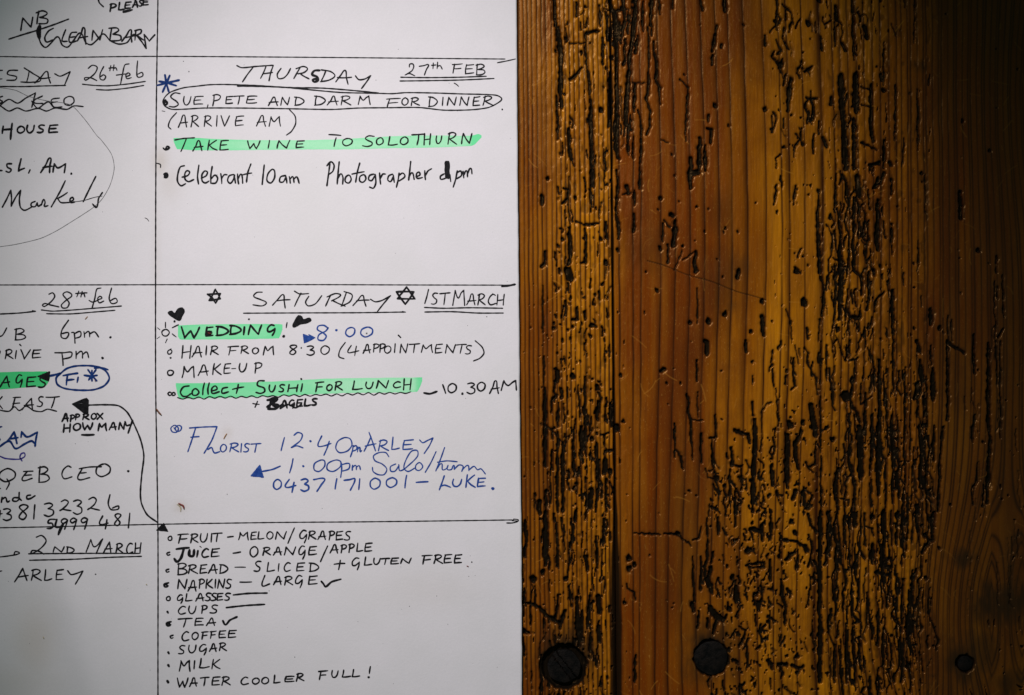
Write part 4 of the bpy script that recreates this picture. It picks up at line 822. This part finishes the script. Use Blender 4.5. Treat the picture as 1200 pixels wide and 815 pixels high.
make('heading', BLACK, None, ('s','L1',"-40,415 22,418; -40,475 20,468; 112,418 62,420 52,440 106,456 98,474 48,476; 150,404 200,436 246,474 190,488 130,486; 178,428 164,486; 212,492 250,455 282,424 292,460 304,494; 235,466 302,460; 328,438 360,452 418,426; 418,426 402,465 384,508",1.3))
make('underline', BLACK, None, ('s','L1',"-60,512 150,513 270,509 392,506",1.2))
make('date', BLACK, None, ('s','L1',"""524,406 548,388 576,400 560,438 508,476 502,462 540,462 574,478; 614,396 594,436 594,468 614,474 626,454 612,444 598,454; 656,390 650,420; 645,405 668,402; 674,386 670,420; 672,408 684,402 692,420; 762,380 738,386 724,440 712,500; 688,446 752,438; 745,454 768,444 756,432 743,446 750,466 776,460; 812,362 808,410 812,456 842,450 838,430 814,440""",1.25))
make('underline', BLACK, None, ('s','L1',"490,499 560,506 640,508 750,498 860,482; 570,530 640,533 750,522 848,506",1.2))
make(HW, BLACK, 'word struck out with scribbled waves', ('s','L1',"""24,570 4,578 10,592 24,602 6,612; 0,632 60,588 112,610 160,580 216,550; 216,552 204,595 194,636; 256,568 206,602 262,612; 194,598 228,640 262,618 292,602 322,632 372,632; 356,580 310,590 318,628 352,640; 315,606 345,602; 412,570 384,586 386,614 414,622 440,604 436,578 412,570; -40,640 0,622 60,656 110,638 160,656 232,640 280,656 330,638 400,646 440,626 496,630""",1.35))
make(HW, BLACK, None, ('s','L1',"28,745 22,786; 80,728 74,775 70,822; 25,766 80,762",1.9), ('w','L1',"O108-155:746-786 U165-210 S225-270 E290-348",742,786,736,782,1.8))
make('faint_curve', PENCIL, 'thin faint pen curve', ('p', [(0,103.5),(20,107),(35,114),(55,119),(84,124),(100,140),(115,160),(120,165),(132,182),(135,198),(130,218),(120,235),(109,245),(86,260),(68,271),(49,280),(20,287),(0,290)], .55))
make(HW, BLACK, None, ('s','L2',"-20,392 0,402 22,404; 76,364 50,366 52,384 74,398 62,414 44,408; 132,335 116,408 126,400 152,390; 184,400 176,418; 246,416 276,370 302,330 300,375 298,416; 260,386 312,378; 318,412 326,364; 326,364 346,388 392,364; 392,364 384,416; 2.0:425,422",1.7))
make(HW, BLACK, 'flowing joined writing', ('s','L2',"""22,618 48,570 72,518; 72,518 76,565 74,612; 74,612 100,560 130,518; 130,518 122,570 128,618 152,636 192,618; 214,584 192,594 192,612 214,614 226,592; 226,592 232,612 250,600; 250,606 264,572 272,590 268,612 290,608; 390,463 360,525 308,616; 402,532 342,568; 345,566 364,590 412,590;
 418,584 438,574 432,560 418,570 420,590 448,586; 568,437 536,500 494,586; .7:448,586 500,578 560,560 606,552; 606,532 584,566 572,618 548,598""",1.5))
make('ink_mark', BLACK, None, ('s','L2',"0.6:855,680 868,686 878,700")); make('ink_mark', BLACK, None, ('s','L2',"2.4:560,612 568,616"))
make('underline', BLACK, None, ('s','L3',"-60,244 0,242 120,236 215,226; 198,222 216,226; -20,170 2,165",1.3))
make('date', BLACK, None, ('s','L3',"""294,126 316,118 328,138 308,168 268,198 256,190 272,180 300,188 352,200; 428,132 400,112 376,126 394,152 412,178 400,204 374,206 366,190 396,160 428,132; 468,108 456,142; 450,122 516,118; 488,110 480,142; 482,130 496,122 504,142; 598,90 574,96 562,150 545,210; 528,162 548,172 584,160; 580,158 604,148 592,138 578,152 588,176 614,166; 660,90 646,150 660,180 692,172 684,150 650,166""",1.3))
make('underline', BLACK, None, ('s','L3',"250,218 320,225 560,208 718,195; 280,240 420,241 560,230 680,220",1.2))
make(HW, BLACK, None, ('s','L3',"-20,330 -10,370 20,368 48,322; 408,278 370,335 366,376 394,384 408,352 372,356; 426,350 440,350 446,412; 440,358 476,344 478,372 446,384; 498,345 502,378; 502,358 526,344 532,376; 532,358 560,346 584,376; 2.0:653,378",1.4), ('w','L3',"B95-162",326,394,None,None,1.35))
make(HW, BLACK, None, ('s','L3',"-8,448 8,460 0,480; 104,456 98,502; 1.8:124,420 132,428; 130,450 150,504; 150,504 186,450; 328,468 380,468 426,466 422,492 376,505; 370,475 376,542; 452,460 452,502; 452,482 484,460 490,500; 490,480 514,464 526,498; 2.2:607,499",1.4), ('w','L3',"R38-86 E195-250",450,506,450,500,1.4))
make('highlighter_stroke', DGREEN, None, ('b','L3',"-100,584 0,582 150,578 280,577 305,582","-100,688 0,684 120,674 270,664 285,655 305,600"))
make(HW, BLACK, None, ('s','L3',"8,668 30,632 48,604; 48,604 54,640 62,668; 18,644 64,638",1.5), ('w','L3',"G98-142:598-662 E160-220 S230-282",602,662,612,674,1.5))
make('arrowhead', BLACK, None, ('f','L3',"228,606 298,578 292,634",1.4,.9))
make('arrow', NAVY, None, ('s','L3',"290,605 325,598 362,588",2.0))
make('ink_loop', NAVY, 'dark blue oval ring', ('s','L3',"362,588 336,615 342,652 380,675 450,686 550,685 615,662 646,620 630,580 590,554 530,544 450,546 395,562 350,600; 560,558 600,556 640,568",1.8))
make(HW, NAVY, None, ('s','L3',"376,602 418,594 460,588; 402,600 395,656; 396,630 440,624; 464,612 458,642; 500,600 540,605 575,600; 522,568 545,600 572,632; 568,568 545,600 525,628; 545,572 545,632",1.9))
make(HW, BLACK, None, ('s','L4',"20,75 0,98 -10,112; -10,108 22,146; 128,78 84,80; 96,80 78,150; 82,116 122,112; 136,152 164,115 192,84; 192,84 198,152; 148,126 204,122; 276,78 355,74; 328,76 308,140",1.35), ('w','L4',"S225-262",75,132,None,None,1.35))
make('underline', BLACK, None, ('s','L4',"-40,140 0,152 60,160 92,134 120,156 160,130 204,156 250,162 285,148 338,160",1.3))
make('arrow', BLACK, 'long curved arrow with two filled heads', ('f','L4',"430,118 512,84 524,96 522,172 500,172",1.6,.85), ('s','L4',"525,124 620,122 700,128 750,165 790,235 830,330 848,420 836,530 828,640 835,700 868,765 930,812",1.55), ('f','L5',"922,306 964,266 988,312",1.6,.8))
make(HW, BLACK, 'heavy small lettering', ('w','L4',"A370-408:172-222 P418-445:182-222 P448-475 R492-530 O540-572 X576-608",178,214,172,206,1.7), ('w','L4',"H378-420:234-282 O435-480 W490-550",234,276,226,266,1.8), ('w','L4',"M580-630 A645-688 N702-738 Y738-782:215-286",230,276,220,262,1.7))
make('dash', BLACK, None, ('s','L4',"485,298 520,299 558,297",2.1))
make(HW, NAVY, 'heavy dark blue writing', ('s','L4',"-30,258 18,250; 3.0:0,326; 48,338 72,308 90,280; 90,280 98,310 106,348; 62,322 112,314; 130,312 134,280; 134,280 166,310 226,282; 226,282 218,320 212,366; 0,370 62,335 98,378 150,352 192,334 214,352",1.9))
make('ink_mark', VIOLET, 'violet looped flourish', ('s','L4',"-30,412 0,420 40,436 120,440 152,424 150,404 130,410 124,430 136,450",1.3))
make(HW, BLACK, None, ('w','L4',"Q0-102:495-572 B232-300:484-574 C365-430:480-555 O565-655:468-542",495,572,None,None,1.45), ('s','L4',"48,556 62,580 44,618; 145,512 200,510; 166,512 138,562 196,552; 150,536 192,532; 470,496 530,486 600,484; 488,495 464,556 532,548; 474,522 512,518; 2.0:757,510; 0,608 10,612",1.4))
make(HW, BLACK, None, ('s','L5',"20,114 16,142; 18,126 40,114 50,140 64,134; 120,85 120,118 134,132; 118,116 88,116 82,132 104,136 120,124; 186,100 166,104 166,122 186,120 212,104; -20,110 0,112",1.7))
make(HW, BLACK, None, ('w','L5',"325-80:178-248 8112-175:155-244 1200-216:156-240 3265-328:148-226 2358-425:128-192 3435-492:128-212 2518-590:112-188",150,240,None,None,1.5), ('s','L5',"-15,218 20,208; 10,190 4,232; 650,98 640,150 656,184 698,182 700,164 664,176",1.5))
make(HW, BLACK, None, ('w','L5',"5282-330:240-296 9362-405:238-300 9415-458:236-304 9478-522:234-300 4585-640:220-298 8672-718:208-280 1752-772:206-290",240,296,None,None,1.6), ('s','L5',"1.9:340,242 334,286 376,280; 2.4:376,270 350,330",1.6))
make('date', BLACK, None, ('s','L5',"220,346 252,336 278,368 242,414 190,442 196,424 240,430 266,446; 512,432 526,395 538,360; 538,360 560,402 608,356; 608,356 588,400 570,442; 610,442 630,405 648,374; 648,374 656,442; 620,416 664,412",1.35), ('w','L5',"N320-386:400-434 D398-442:400-438",400,436,None,None,1.4), ('w','L5',"R685-728 C745-785 H795-832",384,440,378,440,1.4))
make('underline', BLACK, None, ('s','L5',"175,443 400,440 600,440 820,441; 180,481 450,473 640,464 834,458",1.25))
make('underline', BLACK, None, ('s','L5',"-60,466 0,462 60,455 122,440 98,430 88,450",1.25))
make(HW, BLACK, None, ('s','L5',"92,608 118,568 140,528; 140,528 152,565 164,600; 112,580 172,570; 408,540 430,562 496,542; 496,542 476,580 454,618; -20,548 18,543; 1.2:568,562",1.45), ('w','L5',"R190-250 L265-312 E335-386",534,604,534,592,1.4))
# stray pen specks
sp = Ink(); rs = random.Random(4)
for x, y, r in [(216,73,.6),(222.4,85,.8),(430,391,1.1),(441,95,.5),(250,118,.3),(570.5,371.5,.7),(536,131,.4),(89.6,520,.5),(113.6,672.4,.5),(267,579,.6),(260,485,.4),(577,344,.4),(316,692,.5),(470,664,.4),(346,769.5,.6),(480,710,.5),(512,698,.5),(549.5,675,.5)]:
    sp.dot(x, y, r)
for _ in range(90): sp.dot(rs.uniform(5, 600), rs.uniform(5, 812), rs.uniform(.18, .42))
tag(sp.build('ink_specks', PENCIL, 'tiny dark specks'), kind='stuff')

# ---------------------------------------------------------------- small crumbs lying on the paper
def crumb_mat(name, c):
    m, nt, b = new_mat(name); n = noise(nt, 1500, (1, 1, 1), 3)
    nt.links.new(mixc(nt, n, tuple(v * .6 for v in c), c), b.inputs['Base Color']); b.inputs['Roughness'].default_value = 0.6
    return m
BROWN = crumb_mat('brown_bark', (0.16, 0.055, 0.014)); REDB = crumb_mat('red_brown_petal', (0.22, 0.022, 0.010)); OCHRE = crumb_mat('ochre_petal', (0.42, 0.20, 0.05)); STRAW = crumb_mat('dry_straw', (0.55, 0.48, 0.30))
def crumb(name, mat, pts, w, hgt, label, cat, seed):
    """a small irregular solid sliver along pts (photograph pixels)"""
    rnd = random.Random(seed); bm = bmesh.new(); p = smooth_line(pts, .8); n = len(p); rows = []
    d = np.gradient(p, axis=0); d /= np.hypot(d[:, 0], d[:, 1])[:, None] + 1e-9
    c = p.mean(axis=0); z0 = float(paper_h(c[0], c[1]))
    for i in range(n):
        f = i / (n - 1); ww = w * (0.35 + 0.75 * math.sin(math.pi * (0.12 + 0.76 * f))) * rnd.uniform(.85, 1.15)
        row = []
        for k in range(6):
            a = 2 * math.pi * k / 6
            off = math.cos(a) * ww / 2; zz = hgt * (0.5 + 0.5 * math.sin(a)) * rnd.uniform(.85, 1.1) + 0.25
            x = p[i][0] - d[i][1] * off; y = p[i][1] + d[i][0] * off
            row.append(bm.verts.new((wx(x) - wx(c[0]), wy(y) - wy(c[1]), float(paper_h(x, y)) - z0 + zz * S)))
        rows.append(row)
    for a_, b_ in zip(rows[:-1], rows[1:]):
        for k in range(6): bm.faces.new((a_[k], a_[(k + 1) % 6], b_[(k + 1) % 6], b_[k]))
    bm.faces.new(rows[0]); bm.faces.new(rows[-1][::-1]); bmesh.ops.recalc_face_normals(bm, faces=bm.faces)
    o = mesh_obj(name, bm, mat, None, True); o.location = (wx(c[0]), wy(c[1]), z0)
    return tag(o, label, cat)
crumb('wood_splinter', BROWN, [(184.2,479),(187,483),(190.3,486.5)], 2.0, 1.5, 'brown splinter lying across the upright ruled line left of the blue florist note', 'splinter', 1)
crumb('petal_crumb', REDB, [(210.2,589.5),(213,591),(215.8,592.5),(216.8,596)], 2.0, 1.6, 'dark red crumb above the lower ruled line, below the blue florist note', 'crumb', 2)
crumb('straw_wisp', STRAW, [(208.5,590.5),(212.5,594),(212.8,599.5)], 1.3, .6, 'pale straw wisp beside the dark red crumb', 'wisp', 3)
crumb('petal_crumb', OCHRE, [(266.8,508),(264.5,511.5),(263,514.5)], 1.1, .9, 'thin orange-brown crumb just above the blue word florist', 'crumb', 4)
crumb('petal_crumb', OCHRE, [(104,371.2),(102.5,373),(101,374.5)], 1.0, .8, 'tiny ochre crumb under the underlined 28th feb date', 'crumb', 5)
crumb('petal_crumb', STRAW, [(172.2,684),(173.3,685)], 1.6, .8, 'tiny yellowish crumb beside the upright line, right of the lower left box', 'crumb', 6)
crumb('petal_crumb', REDB, [(547,662.6),(549.2,663.6)], 1.6, .9, 'tiny red crumb below the word free at the right of the list', 'crumb', 7)
crumb('petal_crumb', REDB, [(112.2,444.5),(113,447.5)], 1.0, .8, 'tiny red crumb on the dark blue asterisk inside the oval', 'crumb', 8)
crumb('petal_crumb', REDB, [(244.5,390.4),(248.5,391.4)], 1.9, .9, 'dark red crumb on the green highlighted word wedding', 'crumb', 9)
crumb('straw_wisp', STRAW, [(51,746),(52,748.5)], 1.5, .7, 'tiny straw crumb in the shaded lower left of the page', 'wisp', 10)
